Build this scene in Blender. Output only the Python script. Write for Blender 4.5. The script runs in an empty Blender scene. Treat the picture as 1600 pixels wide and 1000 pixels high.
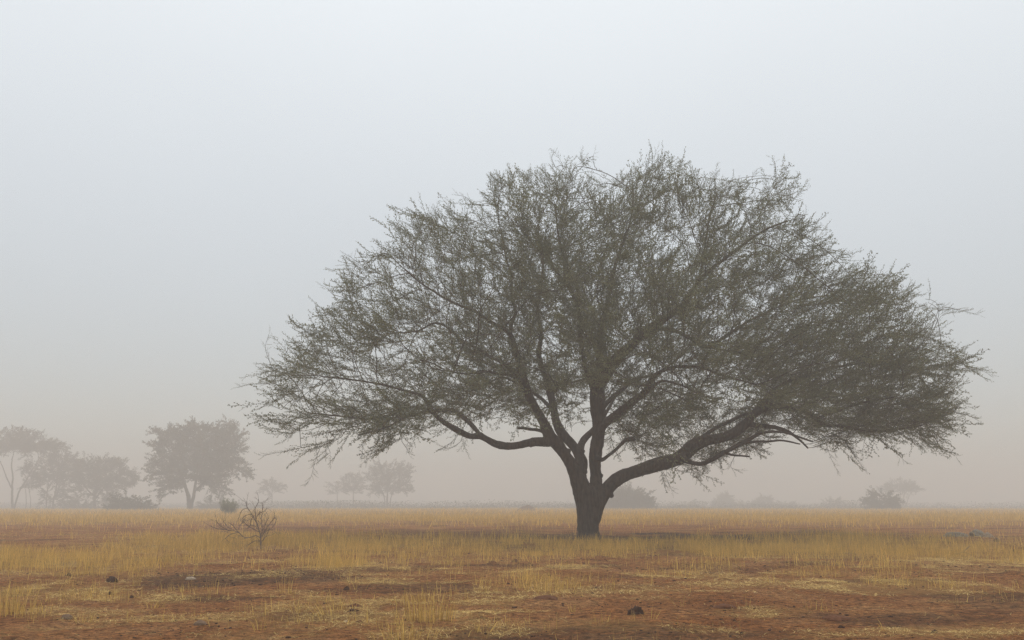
import bpy, math, random
import numpy as np
from mathutils import Vector, Matrix

rng = np.random.default_rng(7)
random.seed(7)
scene = bpy.context.scene
col = scene.collection

# ------------------------------------------------------------------ camera
F = 1556.0          # focal length in photo pixels (35 mm on 36 mm at 1600 px wide)
HZ = 785.0          # photo row of the horizon
CAMH = 1.5
PITCH = math.atan((HZ - 500.0) / F)
cam_d = bpy.data.cameras.new('camera')
cam_d.sensor_width = 36.0
cam_d.lens = 36.0 * F / 1600.0
cam_d.clip_start = 0.1
cam_d.clip_end = 8000.0
cam = bpy.data.objects.new('camera', cam_d)
cam.location = (0, 0, CAMH)
cam.rotation_euler = (math.pi / 2 + PITCH, 0, 0)
col.objects.link(cam)
scene.camera = cam

# ------------------------------------------------------------------ sky, sun, exposure
SUN_EL, SUN_AZ = math.radians(76), math.radians(-10)     # azimuth clockwise from +Y
world = bpy.data.worlds.new('World')
scene.world = world
world.use_nodes = True
wn, wl = world.node_tree.nodes, world.node_tree.links
wn.clear()
wout = wn.new('ShaderNodeOutputWorld')
sky = wn.new('ShaderNodeTexSky')
sky.sky_type = 'NISHITA'
sky.sun_disc = False
sky.sun_elevation = SUN_EL
sky.sun_rotation = SUN_AZ
sky.dust_density = 1.5
sky.air_density = 1.0
bg1 = wn.new('ShaderNodeBackground')
bg1.inputs['Strength'].default_value = 0.05
wl.new(sky.outputs[0], bg1.inputs['Color'])
# cloud deck: pale grey overcast, brighter overhead (as an overcast sky is)
tc = wn.new('ShaderNodeTexCoord')
sp = wn.new('ShaderNodeSeparateXYZ')
wl.new(tc.outputs['Generated'], sp.inputs[0])
mr = wn.new('ShaderNodeMapRange')
mr.inputs['From Min'].default_value = 0.0
mr.inputs['From Max'].default_value = 0.5
mr.inputs['To Min'].default_value = 0.44
mr.inputs['To Max'].default_value = 0.97
wl.new(sp.outputs['Z'], mr.inputs['Value'])
bg2 = wn.new('ShaderNodeBackground')
bg2.inputs['Color'].default_value = (0.95, 0.975, 0.94, 1)
cn = wn.new('ShaderNodeTexNoise')
cn.inputs['Scale'].default_value = 1.6
cn.inputs['Detail'].default_value = 4.0
wl.new(tc.outputs['Generated'], cn.inputs['Vector'])
cm = wn.new('ShaderNodeMapRange')
cm.inputs['To Min'].default_value = 0.92
cm.inputs['To Max'].default_value = 1.08
wl.new(cn.outputs['Fac'], cm.inputs['Value'])
mm = wn.new('ShaderNodeMath')
mm.operation = 'MULTIPLY'
wl.new(mr.outputs[0], mm.inputs[0])
wl.new(cm.outputs[0], mm.inputs[1])
wl.new(mm.outputs[0], bg2.inputs['Strength'])
add = wn.new('ShaderNodeAddShader')
wl.new(bg1.outputs[0], add.inputs[0])
wl.new(bg2.outputs[0], add.inputs[1])
wl.new(add.outputs[0], wout.inputs['Surface'])

sd = bpy.data.lights.new('sun', 'SUN')
sd.energy = 1.3
sd.angle = math.radians(20)
sd.color = (1.0, 0.95, 0.88)
sun = bpy.data.objects.new('sun', sd)
dvec = Vector((math.sin(SUN_AZ) * math.cos(SUN_EL), math.cos(SUN_AZ) * math.cos(SUN_EL), math.sin(SUN_EL)))
sun.rotation_euler = dvec.to_track_quat('Z', 'Y').to_euler()
sun.location = (-20, 30, 60)
col.objects.link(sun)

scene.view_settings.view_transform = 'Standard'
scene.view_settings.look = 'None'
scene.view_settings.exposure = -0.2
scene.view_settings.gamma = 1.0
cy = scene.cycles
cy.use_denoising = True
cy.denoising_prefilter = 'NONE'
cy.volume_bounces = 3
cy.max_bounces = 6
cy.diffuse_bounces = 3

# ------------------------------------------------------------------ helpers
CP, SP_ = math.cos(PITCH), math.sin(PITCH)


def at(px, py, Y):
    """world point seen at photo pixel (px,py) at distance Y along +Y"""
    u = (px - 800.0) / F
    v = (500.0 - py) / F
    dy = CP - v * SP_
    dz = SP_ + v * CP
    k = Y / dy
    return np.array([u * k, Y, CAMH + dz * k])


def ground_dist(py):
    v = (500.0 - py) / F
    return -CAMH * (CP - v * SP_) / (SP_ + v * CP)


def to_px(x, y, z):
    dz = z - CAMH
    yc = y * CP + dz * SP_
    zc = -y * SP_ + dz * CP
    yc = np.maximum(yc, 1e-3)
    return 800 + F * x / yc, 500 - F * zc / yc


def vnoise(x, y, seed=0):
    """smooth value noise in 0..1"""
    xi = np.floor(x).astype(np.int64)
    yi = np.floor(y).astype(np.int64)
    fx = x - xi
    fy = y - yi
    fx = fx * fx * (3 - 2 * fx)
    fy = fy * fy * (3 - 2 * fy)

    def h(a, b):
        n = (a * 374761393 + b * 668265263 + seed * 974634777) & 0xffffffff
        n = ((n ^ (n >> 13)) * 1274126177) & 0xffffffff
        return ((n ^ (n >> 16)) & 0xffff) / 65535.0
    return (h(xi, yi) * (1 - fx) + h(xi + 1, yi) * fx) * (1 - fy) + (h(xi, yi + 1) * (1 - fx) + h(xi + 1, yi + 1) * fx) * fy


def fbm(x, y, o=4, seed=0):
    s = 0
    a = 0.5
    for i in range(o):
        s = s + a * vnoise(x * 2 ** i, y * 2 ** i, seed + i)
        a *= 0.5
    return s / (1 - 0.5 ** o)


# mounds of red soil that belong to the ground: (px, py of foot, width px, height px)
GROUND_HUMPS = [(650, 890, 26, 6), (770, 880, 24, 6), (940, 870, 26, 4), (1385, 893, 24, 5), (1590, 902, 60, 7),
                (1130, 908, 30, 5), (515, 992, 40, 8), (750, 968, 60, 9), (380, 885, 80, 6), (1345, 950, 30, 4),
                (40, 830, 90, 4), (155, 858, 70, 4)]


def gheight(x, y):
    x = np.asarray(x, float)
    y = np.asarray(y, float)
    r = np.hypot(x, y)
    fade = np.clip((r - 3) / 12, 0, 1)
    h = (fbm(x / 9, y / 9, 3, 3) - 0.5) * 0.16 * fade
    h += (fbm(x / 1.6, y / 1.6, 4, 9) - 0.5) * 0.085
    h += (fbm(x / 0.35, y / 0.35, 2, 15) - 0.5) * 0.05 * np.clip(1.6 - r / 40, 0, 1)
    far = np.clip((r - 60) / 200, 0, 1)
    h += (fbm(x / 60, y / 60, 2, 21) - 0.5) * 0.35 * far
    for px, py, w, hh in GROUND_HUMPS:
        Y = ground_dist(py)
        c = at(px, py, Y)
        s = Y / F
        d2 = ((x - c[0]) / (w * s * 0.5)) ** 2 + ((y - c[1]) / (w * s * 0.6)) ** 2
        h += hh * s * np.exp(-d2 * 1.5)
    h -= np.clip((r - 120) / 260, 0, 1) ** 1.5 * 0.9 + np.clip((r - 380) / 1500, 0, 1) * 5.0
    return h


def ground_at(px, py):
    Y = ground_dist(py)
    p = at(px, py, Y)
    p[2] = float(gheight(p[0], p[1]))
    return p


# pixel-described ground cover; each ellipse is a patch on the ground plane
def patch(px, py, lst):
    out = np.zeros_like(px)
    for cx, cy_, rx, ry, a in lst:
        d = ((px - cx) / rx) ** 2 + ((py - cy_) / ry) ** 2
        out = np.maximum(out, a * np.clip(1.45 - d, 0, 1))
    return out


TALL = [(420, 850, 260, 12, 1.0), (560, 853, 120, 12, .8), (700, 853, 160, 12, .6), (1000, 857, 330, 12, 0.85), (850, 860, 110, 11, .8), (1180, 858, 170, 15, 1.0),
        (1300, 860, 130, 17, 1.0), (1450, 862, 130, 15, .7), (80, 885, 150, 17, .9), (200, 882, 120, 12, .55), (0, 935, 50, 15, .6),
        (330, 876, 90, 8, .5), (555, 883, 95, 10, .85), (700, 874, 100, 7, .5), (850, 912, 60, 11, .8), (945, 920, 60, 8, .35),
        (660, 950, 50, 24, .42), (655, 985, 75, 14, .45), (1330, 892, 120, 16, .34), (1440, 915, 120, 8, .25), (1100, 890, 50, 10, .3),
        (1560, 872, 90, 10, .5), (300, 925, 60, 12, .25), (30, 960, 45, 14, .5), (130, 930, 120, 12, .4), (755, 915, 40, 7, .3)]
STRAW = [(1250, 915, 200, 8, .8), (1420, 922, 190, 11, 1.0), (1560, 880, 140, 18, .9), (1150, 898, 120, 6, .7), (100, 925, 170, 14, .8), (230, 932, 110, 8, .8),
         (90, 958, 120, 10, .6), (560, 889, 100, 7, .7), (930, 925, 120, 8, .7), (960, 978, 90, 9, .8), (880, 982, 60, 8, .6), (1490, 992, 120, 12, .9),
         (1320, 995, 80, 8, .5), (640, 940, 60, 9, .6), (400, 995, 110, 8, .6), (640, 995, 110, 10, .7), (480, 955, 60, 9, .35), (760, 923, 60, 6, .5),
         (180, 958, 60, 7, .5), (440, 928, 50, 6, .5), (1300, 855, 300, 20, .7), (420, 853, 280, 14, .7), (900, 862, 200, 10, .6), (1050, 940, 60, 5, .3)]
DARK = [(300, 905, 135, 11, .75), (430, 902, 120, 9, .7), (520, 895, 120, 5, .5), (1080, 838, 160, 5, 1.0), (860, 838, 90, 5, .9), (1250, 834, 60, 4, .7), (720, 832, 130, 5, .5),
        (1110, 888, 90, 6, .35), (480, 828, 80, 4, .4), (650, 836, 90, 5, .5)]  # dark soil; around the trunk, leaf litter with the crown's shade painted in
BARE = [(70, 850, 150, 12, 1.0), (560, 818, 160, 4, .5), (720, 828, 130, 5, .6), (1000, 826, 200, 5, .55), (1120, 815, 110, 3, .6), (1480, 832, 130, 5, .6), (100, 822, 140, 4, .45)]


def cover(x, y):
    px, py = to_px(x, y, 0.0)
    n = fbm(x / 2.2, y / 2.2, 3, 31)
    jx = (fbm(x / 2.2, y / 2.2, 3, 41) - .5) * 130
    jy = (fbm(x / 1.6, y / 2.2, 3, 47) - .5) * 20
    px = px + jx
    py = py + jy * np.clip((py - 785) / 60, 0, 1)
    far = np.clip((825 - py) / 14, 0, 1) * 0.9
    far = far * (1 - patch(px, py, BARE))
    tall = np.maximum(patch(px, py, TALL) * (1 - patch(px, py, BARE)), far)
    n2 = fbm(x / 1.9 + 7.3, y / 1.3, 4, 131)
    n3 = fbm(x / 5.0, y / 3.5, 3, 137)
    straw = np.maximum(patch(px, py, STRAW), .8 * np.clip((n2 - .545) * 8, 0, 1) * np.clip((n3 - .3) * 4, 0.15, 1))
    straw = straw * (1 - .9 * np.clip(patch(px, py, DARK), 0, 1))
    tall = np.maximum(tall, .15 * np.clip((n2 - .565) * 10, 0, 1)) * (1 - .85 * np.clip(patch(px, py, DARK[:3]), 0, 1))
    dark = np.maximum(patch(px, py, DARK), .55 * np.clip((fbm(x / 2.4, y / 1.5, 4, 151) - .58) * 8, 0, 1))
    return tall, straw, dark, n


def prop(o, label=None, cat=None, group=None, kind=None):
    if label:
        o['label'] = label
    if cat:
        o['category'] = cat
    if group:
        o['group'] = group
    if kind:
        o['kind'] = kind


def empty(name, loc, label=None, cat=None, group=None, rz=0.0):
    o = bpy.data.objects.new(name, None)
    o.location = tuple(loc)
    o.rotation_euler = (0, 0, rz)
    o.empty_display_size = 0.3
    col.objects.link(o)
    prop(o, label, cat, group)
    return o


def mesh_obj(name, V, faces3=None, faces4=None, mat=None, parent=None, smooth=False, attr=None, attr3=None, attr4=None, origin=None):
    """fast mesh from numpy: V (n,3), faces3 (m,3), faces4 (k,4); attr: per-face float 'tint'"""
    V = np.asarray(V, np.float32)
    if origin is not None:
        V = V - np.asarray(origin, np.float32)
    me = bpy.data.meshes.new(name)
    parts, starts, tot = [], [], 0
    nf = 0
    sizes = []
    for f, k in ((faces3, 3), (faces4, 4)):
        if f is not None and len(f):
            f = np.asarray(f, np.int32)
            parts.append(f.ravel())
            sizes.append(np.full(len(f), k, np.int32))
    loops = np.concatenate(parts)
    sizes = np.concatenate(sizes)
    start = np.concatenate([[0], np.cumsum(sizes)[:-1]]).astype(np.int32)
    me.vertices.add(len(V))
    me.vertices.foreach_set('co', V.ravel())
    me.loops.add(len(loops))
    me.loops.foreach_set('vertex_index', loops)
    me.polygons.add(len(sizes))
    me.polygons.foreach_set('loop_start', start)
    if smooth:
        me.polygons.foreach_set('use_smooth', np.ones(len(sizes), bool))
    tints = [a for a in (attr3, attr4) if a is not None and len(a)]
    if tints:
        at_ = me.attributes.new('tint', 'FLOAT', 'FACE')
        at_.data.foreach_set('value', np.concatenate(tints).astype(np.float32))
    me.update(calc_edges=True)
    me.validate()
    if mat:
        me.materials.append(mat)
    o = bpy.data.objects.new(name, me)
    col.objects.link(o)
    if parent is not None:
        o.parent = parent
    if origin is not None and parent is None:
        o.location = tuple(origin)
    return o


def new_mat(name):
    m = bpy.data.materials.new(name)
    m.use_nodes = True
    nt = m.node_tree
    nt.nodes.clear()
    out = nt.nodes.new('ShaderNodeOutputMaterial')
    return m, nt.nodes, nt.links, out


def ramp(nodes, stops):
    r = nodes.new('ShaderNodeValToRGB')
    e = r.color_ramp.elements
    while len(e) < len(stops):
        e.new(0.5)
    for i, (p, c) in enumerate(stops):
        e[i].position = p
        e[i].color = (*c, 1)
    return r


def leaf_mat(name, c0, c1, trans=0.25):
    m, N, L, out = new_mat(name)
    a = N.new('ShaderNodeAttribute')
    a.attribute_name = 'tint'
    r = ramp(N, [(0, c0), (1, c1)])
    L.new(a.outputs['Fac'], r.inputs[0])
    d = N.new('ShaderNodeBsdfDiffuse')
    t = N.new('ShaderNodeBsdfTranslucent')
    mx = N.new('ShaderNodeMixShader')
    mx.inputs[0].default_value = trans
    L.new(r.outputs[0], d.inputs[0])
    L.new(r.outputs[0], t.inputs[0])
    L.new(d.outputs[0], mx.inputs[1])
    L.new(t.outputs[0], mx.inputs[2])
    L.new(mx.outputs[0], out.inputs[0])
    return m


def rough_mat(name, c0, c1, scale=8.0, zs=1.0, bump=0.4, dist=0.03, rough=0.9):
    m, N, L, out = new_mat(name)
    tcn = N.new('ShaderNodeTexCoord')
    mp = N.new('ShaderNodeMapping')
    mp.inputs['Scale'].default_value = (scale, scale, scale * zs)
    L.new(tcn.outputs['Object'], mp.inputs[0])
    n = N.new('ShaderNodeTexNoise')
    n.inputs['Scale'].default_value = 1.0
    n.inputs['Detail'].default_value = 6.0
    n.inputs['Roughness'].default_value = 0.65
    L.new(mp.outputs[0], n.inputs['Vector'])
    r = ramp(N, [(0.3, c0), (0.7, c1)])
    L.new(n.outputs['Fac'], r.inputs[0])
    b = N.new('ShaderNodeBsdfPrincipled')
    b.inputs['Roughness'].default_value = rough
    b.inputs['Specular IOR Level'].default_value = 0.2
    L.new(r.outputs[0], b.inputs['Base Color'])
    bp = N.new('ShaderNodeBump')
    bp.inputs['Strength'].default_value = bump
    bp.inputs['Distance'].default_value = dist
    L.new(n.outputs['Fac'], bp.inputs['Height'])
    L.new(bp.outputs[0], b.inputs['Normal'])
    L.new(b.outputs[0], out.inputs[0])
    return m


M_BARK = rough_mat('bark', (0.022, 0.016, 0.011), (0.115, 0.088, 0.066), 11.0, 0.2, 1.0, 0.08)
M_WOOD = rough_mat('branch_bark', (0.05, 0.04, 0.032), (0.10, 0.08, 0.062), 10.0, 1.0, 0.3, 0.02)
M_DEAD = rough_mat('dead_wood', (0.10, 0.07, 0.058), (0.22, 0.165, 0.135), 10.0, 1.0, 0.3, 0.02)
M_LEAF = leaf_mat('acacia_leaf', (0.10, 0.108, 0.058), (0.30, 0.31, 0.18), 0.42)
M_FARLEAF = leaf_mat('far_leaf', (0.05, 0.054, 0.03), (0.11, 0.115, 0.065), 0.2)
M_GREEN = leaf_mat('green_shrub_leaf', (0.13, 0.15, 0.075), (0.24, 0.26, 0.14), 0.2)
M_GRASS = leaf_mat('dry_grass', (0.28, 0.155, 0.042), (0.95, 0.65, 0.2), 0.3)
M_STRAW = leaf_mat('fallen_straw', (0.40, 0.26, 0.085), (0.90, 0.66, 0.28), 0.15)
M_CLOD = rough_mat('dark_clod', (0.03, 0.015, 0.009), (0.11, 0.055, 0.033), 30.0, 1.0, 0.8, 0.02)
M_MOUND = rough_mat('red_soil_mound', (0.075, 0.029, 0.012), (0.17, 0.068, 0.03), 26.0, 1.0, 0.8, 0.02)
M_STONE = rough_mat('grey_stone', (0.13, 0.08, 0.05), (0.23, 0.155, 0.10), 18.0, 1.0, 0.6, 0.02)
M_PALE = rough_mat('pale_stone', (0.26, 0.19, 0.13), (0.42, 0.33, 0.24), 18.0, 1.0, 0.6, 0.02)
M_ROCK = rough_mat('grey_rock', (0.17, 0.14, 0.105), (0.36, 0.32, 0.25), 14.0, 1.0, 0.6, 0.02)
M_ANT = rough_mat('far_mound', (0.12, 0.075, 0.05), (0.2, 0.13, 0.09), 3.0, 1.0, 0.6, 0.05)

# ------------------------------------------------------------------ ground


def axis(a_list):
    out = []
    for a, b, s in a_list:
        out.append(np.arange(a, b, s))
    return np.concatenate(out)


def build_ground():
    xp = [0.0]
    while xp[-1] < 2800:
        x = xp[-1]
        xp.append(x + (0.09 if x < 9 else (0.09 + (x - 9) * 0.012 if x < 40 else 0.46 + (x - 40) * 0.09)))
    xp = np.array(xp)
    xs = np.concatenate([-xp[:0:-1], xp])
    yp = [6.0]
    while yp[-1] < 2800:
        y = yp[-1]
        yp.append(y + (0.05 + (y - 6) * 0.0045 if y < 60 else 0.3 + (y - 60) * 0.03))
    yb = [6.0]
    while yb[-1] > -200:
        yb.append(yb[-1] - max(0.08, (6 - yb[-1]) * 0.12))
    ys = np.concatenate([np.array(yb[:0:-1]), np.array(yp)])
    X, Y = np.meshgrid(xs, ys)
    Z = gheight(X, Y)
    V = np.stack([X.ravel(), Y.ravel(), Z.ravel()], 1)
    nx, ny = len(xs), len(ys)
    i = np.arange((ny - 1) * (nx - 1))
    a = (i // (nx - 1)) * nx + i % (nx - 1)
    Fq = np.stack([a, a + 1, a + nx + 1, a + nx], 1)
    o = mesh_obj('ground', V, None, Fq, smooth=True)
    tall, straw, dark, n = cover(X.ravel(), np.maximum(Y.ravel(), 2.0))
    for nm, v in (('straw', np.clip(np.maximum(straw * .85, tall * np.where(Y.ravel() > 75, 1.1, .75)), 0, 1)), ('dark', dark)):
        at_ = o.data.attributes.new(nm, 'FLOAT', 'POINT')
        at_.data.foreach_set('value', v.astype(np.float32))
    m, N, L, out = new_mat('red_soil')
    tcn = N.new('ShaderNodeTexCoord')

    def noise(sc, det=6, ro=0.6, vec=None):
        q = N.new('ShaderNodeTexNoise')
        q.inputs['Scale'].default_value = sc
        q.inputs['Detail'].default_value = det
        q.inputs['Roughness'].default_value = ro
        L.new(vec or tcn.outputs['Object'], q.inputs['Vector'])
        return q
    n1 = noise(0.5, 8, 0.65)
    n2 = noise(9.0, 6, 0.7)
    n3 = noise(36.0, 4, 0.7)
    r1 = ramp(N, [(0.32, (0.27, 0.098, 0.030)), (0.5, (0.39, 0.165, 0.056)), (0.68, (0.50, 0.26, 0.105))])
    L.new(n1.outputs['Fac'], r1.inputs[0])
    r2 = ramp(N, [(0.36, (0.26, 0.23, 0.20)), (0.49, (0.92, 0.92, 0.92)), (0.64, (1.6, 1.56, 1.5))])
    L.new(n2.outputs['Fac'], r2.inputs[0])
    mul = N.new('ShaderNodeMix')
    mul.data_type = 'RGBA'
    mul.blend_type = 'MULTIPLY'
    mul.inputs[0].default_value = 0.9
    L.new(r1.outputs[0], mul.inputs[6])
    L.new(r2.outputs[0], mul.inputs[7])
    # scattered dark crumbs
    r3 = ramp(N, [(0.36, (0.25, 0.22, 0.2)), (0.46, (0.97, 0.97, 0.97)), (0.6, (1.0, 1.0, 1.0)), (0.7, (1.35, 1.3, 1.25))])
    L.new(n3.outputs['Fac'], r3.inputs[0])
    mul2 = N.new('ShaderNodeMix')
    mul2.data_type = 'RGBA'
    mul2.blend_type = 'MULTIPLY'
    mul2.inputs[0].default_value = 0.8
    L.new(mul.outputs[2], mul2.inputs[6])
    L.new(r3.outputs[0], mul2.inputs[7])
    # dark humus and leaf litter, plus shade painted in under the acacia
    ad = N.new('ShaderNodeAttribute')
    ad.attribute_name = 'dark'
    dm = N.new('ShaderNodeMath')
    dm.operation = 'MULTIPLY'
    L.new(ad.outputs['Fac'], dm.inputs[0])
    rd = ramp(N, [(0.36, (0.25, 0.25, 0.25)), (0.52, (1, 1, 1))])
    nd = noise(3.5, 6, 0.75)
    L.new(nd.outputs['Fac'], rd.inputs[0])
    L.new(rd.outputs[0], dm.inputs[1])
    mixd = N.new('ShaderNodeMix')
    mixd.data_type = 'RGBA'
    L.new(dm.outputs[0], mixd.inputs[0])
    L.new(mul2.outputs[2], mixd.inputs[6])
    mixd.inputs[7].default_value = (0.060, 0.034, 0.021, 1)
    # straw litter
    as_ = N.new('ShaderNodeAttribute')
    as_.attribute_name = 'straw'
    mp = N.new('ShaderNodeMapping')
    mp.inputs['Scale'].default_value = (1.0, 2.6, 1.0)
    L.new(tcn.outputs['Object'], mp.inputs[0])
    ns = noise(6.5, 8, 0.75, mp.outputs[0])
    rs = ramp(N, [(0.40, (0, 0, 0)), (0.60, (1, 1, 1))])
    L.new(ns.outputs['Fac'], rs.inputs[0])
    sm = N.new('ShaderNodeMath')
    sm.operation = 'MULTIPLY'
    pw = N.new('ShaderNodeMath')
    pw.operation = 'POWER'
    pw.inputs[1].default_value = 4.0
    L.new(as_.outputs['Fac'], pw.inputs[0])
    mxm = N.new('ShaderNodeMath')
    mxm.operation = 'MAXIMUM'
    L.new(rs.outputs[0], mxm.inputs[0])
    L.new(pw.outputs[0], mxm.inputs[1])
    L.new(as_.outputs['Fac'], sm.inputs[0])
    L.new(mxm.outputs[0], sm.inputs[1])
    sm2 = N.new('ShaderNodeMath')
    sm2.operation = 'MULTIPLY'
    sm2.inputs[1].default_value = 0.8
    L.new(sm.outputs[0], sm2.inputs[0])
    rc = ramp(N, [(0.3, (0.30, 0.165, 0.05)), (0.7, (0.58, 0.36, 0.13))])
    n5 = noise(30.0, 4, 0.7, mp.outputs[0])
    L.new(n5.outputs['Fac'], rc.inputs[0])
    mixs = N.new('ShaderNodeMix')
    mixs.data_type = 'RGBA'
    L.new(sm2.outputs[0], mixs.inputs[0])
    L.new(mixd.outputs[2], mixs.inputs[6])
    L.new(rc.outputs[0], mixs.inputs[7])
    b = N.new('ShaderNodeBsdfPrincipled')
    b.inputs['Roughness'].default_value = 0.95
    b.inputs['Specular IOR Level'].default_value = 0.1
    L.new(mixs.outputs[2], b.inputs['Base Color'])
    addh = N.new('ShaderNodeMath')
    addh.operation = 'MULTIPLY_ADD'
    addh.inputs[1].default_value = 0.3
    L.new(n3.outputs['Fac'], addh.inputs[0])
    L.new(n2.outputs['Fac'], addh.inputs[2])
    bp = N.new('ShaderNodeBump')
    bp.inputs['Strength'].default_value = 1.0
    bp.inputs['Distance'].default_value = 0.16
    L.new(addh.outputs[0], bp.inputs['Height'])
    L.new(bp.outputs[0], b.inputs['Normal'])
    L.new(b.outputs[0], out.inputs[0])
    o.data.materials.append(m)
    prop(o, kind='structure')
    return o


build_ground()

# ------------------------------------------------------------------ tubes and colonised branches


def frame(d):
    d = d / (np.linalg.norm(d) + 1e-9)
    ref = np.array([0, 0, 1.0]) if abs(d[2]) < 0.9 else np.array([1.0, 0, 0])
    u = np.cross(d, ref)
    u /= np.linalg.norm(u)
    v = np.cross(d, u)
    return u, v


class MB:
    def __init__(s):
        s.V, s.F3, s.F4, s.n = [], [], [], 0

    def tube(s, P, R, k=6, cap=True, wob=0.0):
        P = np.asarray(P, float)
        n = len(P)
        if n < 2:
            return
        T = np.gradient(P, axis=0)
        ang = np.arange(k) * 2 * math.pi / k
        u, v = frame(T[0])
        rings = []
        for i in range(n):
            d = T[i] / (np.linalg.norm(T[i]) + 1e-9)
            u = u - d * np.dot(u, d)
            u /= (np.linalg.norm(u) + 1e-9)
            v = np.cross(d, u)
            rr = R[i] * (1 + (wob * (rng.random(k) - 0.5) if wob else 0))
            rings.append(P[i] + np.outer(np.cos(ang) * rr, u) + np.outer(np.sin(ang) * rr, v))
        base = s.n
        V = np.concatenate(rings)
        s.V.append(V)
        s.n += len(V)
        i = np.arange((n - 1) * k)
        a = base + i
        r_, c_ = i // k, i % k
        b = base + r_ * k + (c_ + 1) % k
        s.F4.append(np.stack([a, b, b + k, a + k], 1))
        if cap:
            for rg, flip in ((0, True), (n - 1, False)):
                ctr = s.n
                s.V.append(P[rg][None])
                s.n += 1
                c = base + rg * k + np.arange(k)
                d = base + rg * k + (np.arange(k) + 1) % k
                s.F3.append(np.stack([d, c, np.full(k, ctr)] if flip else [c, d, np.full(k, ctr)], 1))

    def arrays(s):
        return (np.concatenate(s.V), np.concatenate(s.F3) if s.F3 else None, np.concatenate(s.F4) if s.F4 else None)


def smooth_chain(pts, step):
    """Catmull-Rom through points (x,y,z,r), resampled"""
    P = np.array(pts, float)
    Q = np.vstack([2 * P[0] - P[1], P, 2 * P[-1] - P[-2]])
    out = []
    for i in range(1, len(Q) - 2):
        L_ = np.linalg.norm(Q[i + 1][:3] - Q[i][:3])
        m = max(1, int(round(L_ / step)))
        for j in range(m):
            t = j / m
            a, b, c, d = Q[i - 1], Q[i], Q[i + 1], Q[i + 2]
            out.append(0.5 * ((2 * b) + (-a + c) * t + (2 * a - 5 * b + 4 * c - d) * t * t + (-a + 3 * b - 3 * c + d) * t ** 3))
    out.append(P[-1])
    out = np.array(out)
    out[:, 3] = np.maximum(out[:, 3], 0.01)
    return out


def colonise(N0, D0, att, step, kill, infl, iters=120, mom=0.45, jit=0.12, r=None, ctr=None, fw=0.0):
    """space colonisation; N0 seed nodes, D0 their directions. returns nodes, parents"""
    r = r or rng
    P = [N0]
    D = [D0]
    n0 = len(N0)
    par = list(range(-1, n0 - 1))
    par = [-1] * n0
    allP = N0.copy()
    allD = D0.copy()
    A = att.copy()
    best = np.full(len(A), 1e9)
    who = np.zeros(len(A), int)

    def upd(newP, off):
        for s0 in range(0, len(newP), 400):
            blk = newP[s0:s0 + 400]
            d = np.linalg.norm(A[:, None, :] - blk[None], axis=2)
            j = d.argmin(1)
            dm = d[np.arange(len(A)), j]
            m = dm < best
            best[m] = dm[m]
            who[m] = off + s0 + j[m]
    nch = np.zeros(n0, int)
    upd(allP, 0)
    alive = best > kill
    for it in range(iters):
        A, best, who = A[alive], best[alive], who[alive]
        if not len(A):
            break
        inf = best < infl
        if not inf.any():
            break
        w = who[inf]
        vec = A[inf] - allP[w]
        vec /= np.linalg.norm(vec, axis=1)[:, None] + 1e-9
        okw = nch[w] < 3
        if not okw.any():
            break
        w, vec = w[okw], vec[okw]
        ids, inv = np.unique(w, return_inverse=True)
        nch[ids] += 1
        acc = np.zeros((len(ids), 3))
        np.add.at(acc, inv, vec)
        acc /= np.linalg.norm(acc, axis=1)[:, None] + 1e-9
        if ctr is not None:
            fo = (allP[ids] - ctr) * [1, 1, .75]
            fo /= np.linalg.norm(fo, axis=1)[:, None] + 1e-9
            acc = acc + fw * fo
        acc = acc + mom * allD[ids] + r.normal(0, jit, acc.shape)
        acc /= np.linalg.norm(acc, axis=1)[:, None] + 1e-9
        newP = allP[ids] + acc * step
        nch = np.concatenate([nch, np.zeros(len(ids), int)])
        off = len(allP)
        allP = np.vstack([allP, newP])
        allD = np.vstack([allD, acc])
        par.extend(ids.tolist())
        upd(newP, off)
        alive = best > kill
    return allP, np.array(par), allD


def radii(par, n0, tip, power):
    n = len(par)
    acc = np.zeros(n)
    kids = np.zeros(n, int)
    for i in range(n - 1, n0 - 1, -1):
        if kids[i] == 0:
            acc[i] = tip ** power
        p = par[i]
        acc[p] += acc[i] + (0.0008 ** power)
        kids[p] += 1
    return acc ** (1 / power), kids


def branch_tubes(mb, P, par, R, n0, rmax=9, kthin=3, kthick=6):
    """walk colonised nodes into chains and lay tubes"""
    n = len(P)
    main = np.full(n, -1)
    bestr = np.zeros(n)
    for i in range(n0, n):
        p = par[i]
        if R[i] > bestr[p]:
            bestr[p] = R[i]
            main[p] = i
    for i in range(n0, n):
        p = par[i]
        if p < n0 or main[p] != i:
            chain = [p, i]
            c = i
            while main[c] >= 0:
                c = main[c]
                chain.append(c)
            rr = R[chain].copy()
            rr[0] = rr[1]
            rr = np.minimum(rr, rmax)
            k = kthick if rr[0] > 0.035 else (4 if rr[0] > 0.018 else kthin)
            Q = P[chain].copy()
            if len(Q) > 3:
                Q[1:-1] = 0.5 * Q[1:-1] + 0.25 * (Q[:-2] + Q[2:])
            mb.tube(Q, rr, k, cap=False)


# ------------------------------------------------------------------ leafy twig templates


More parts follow.
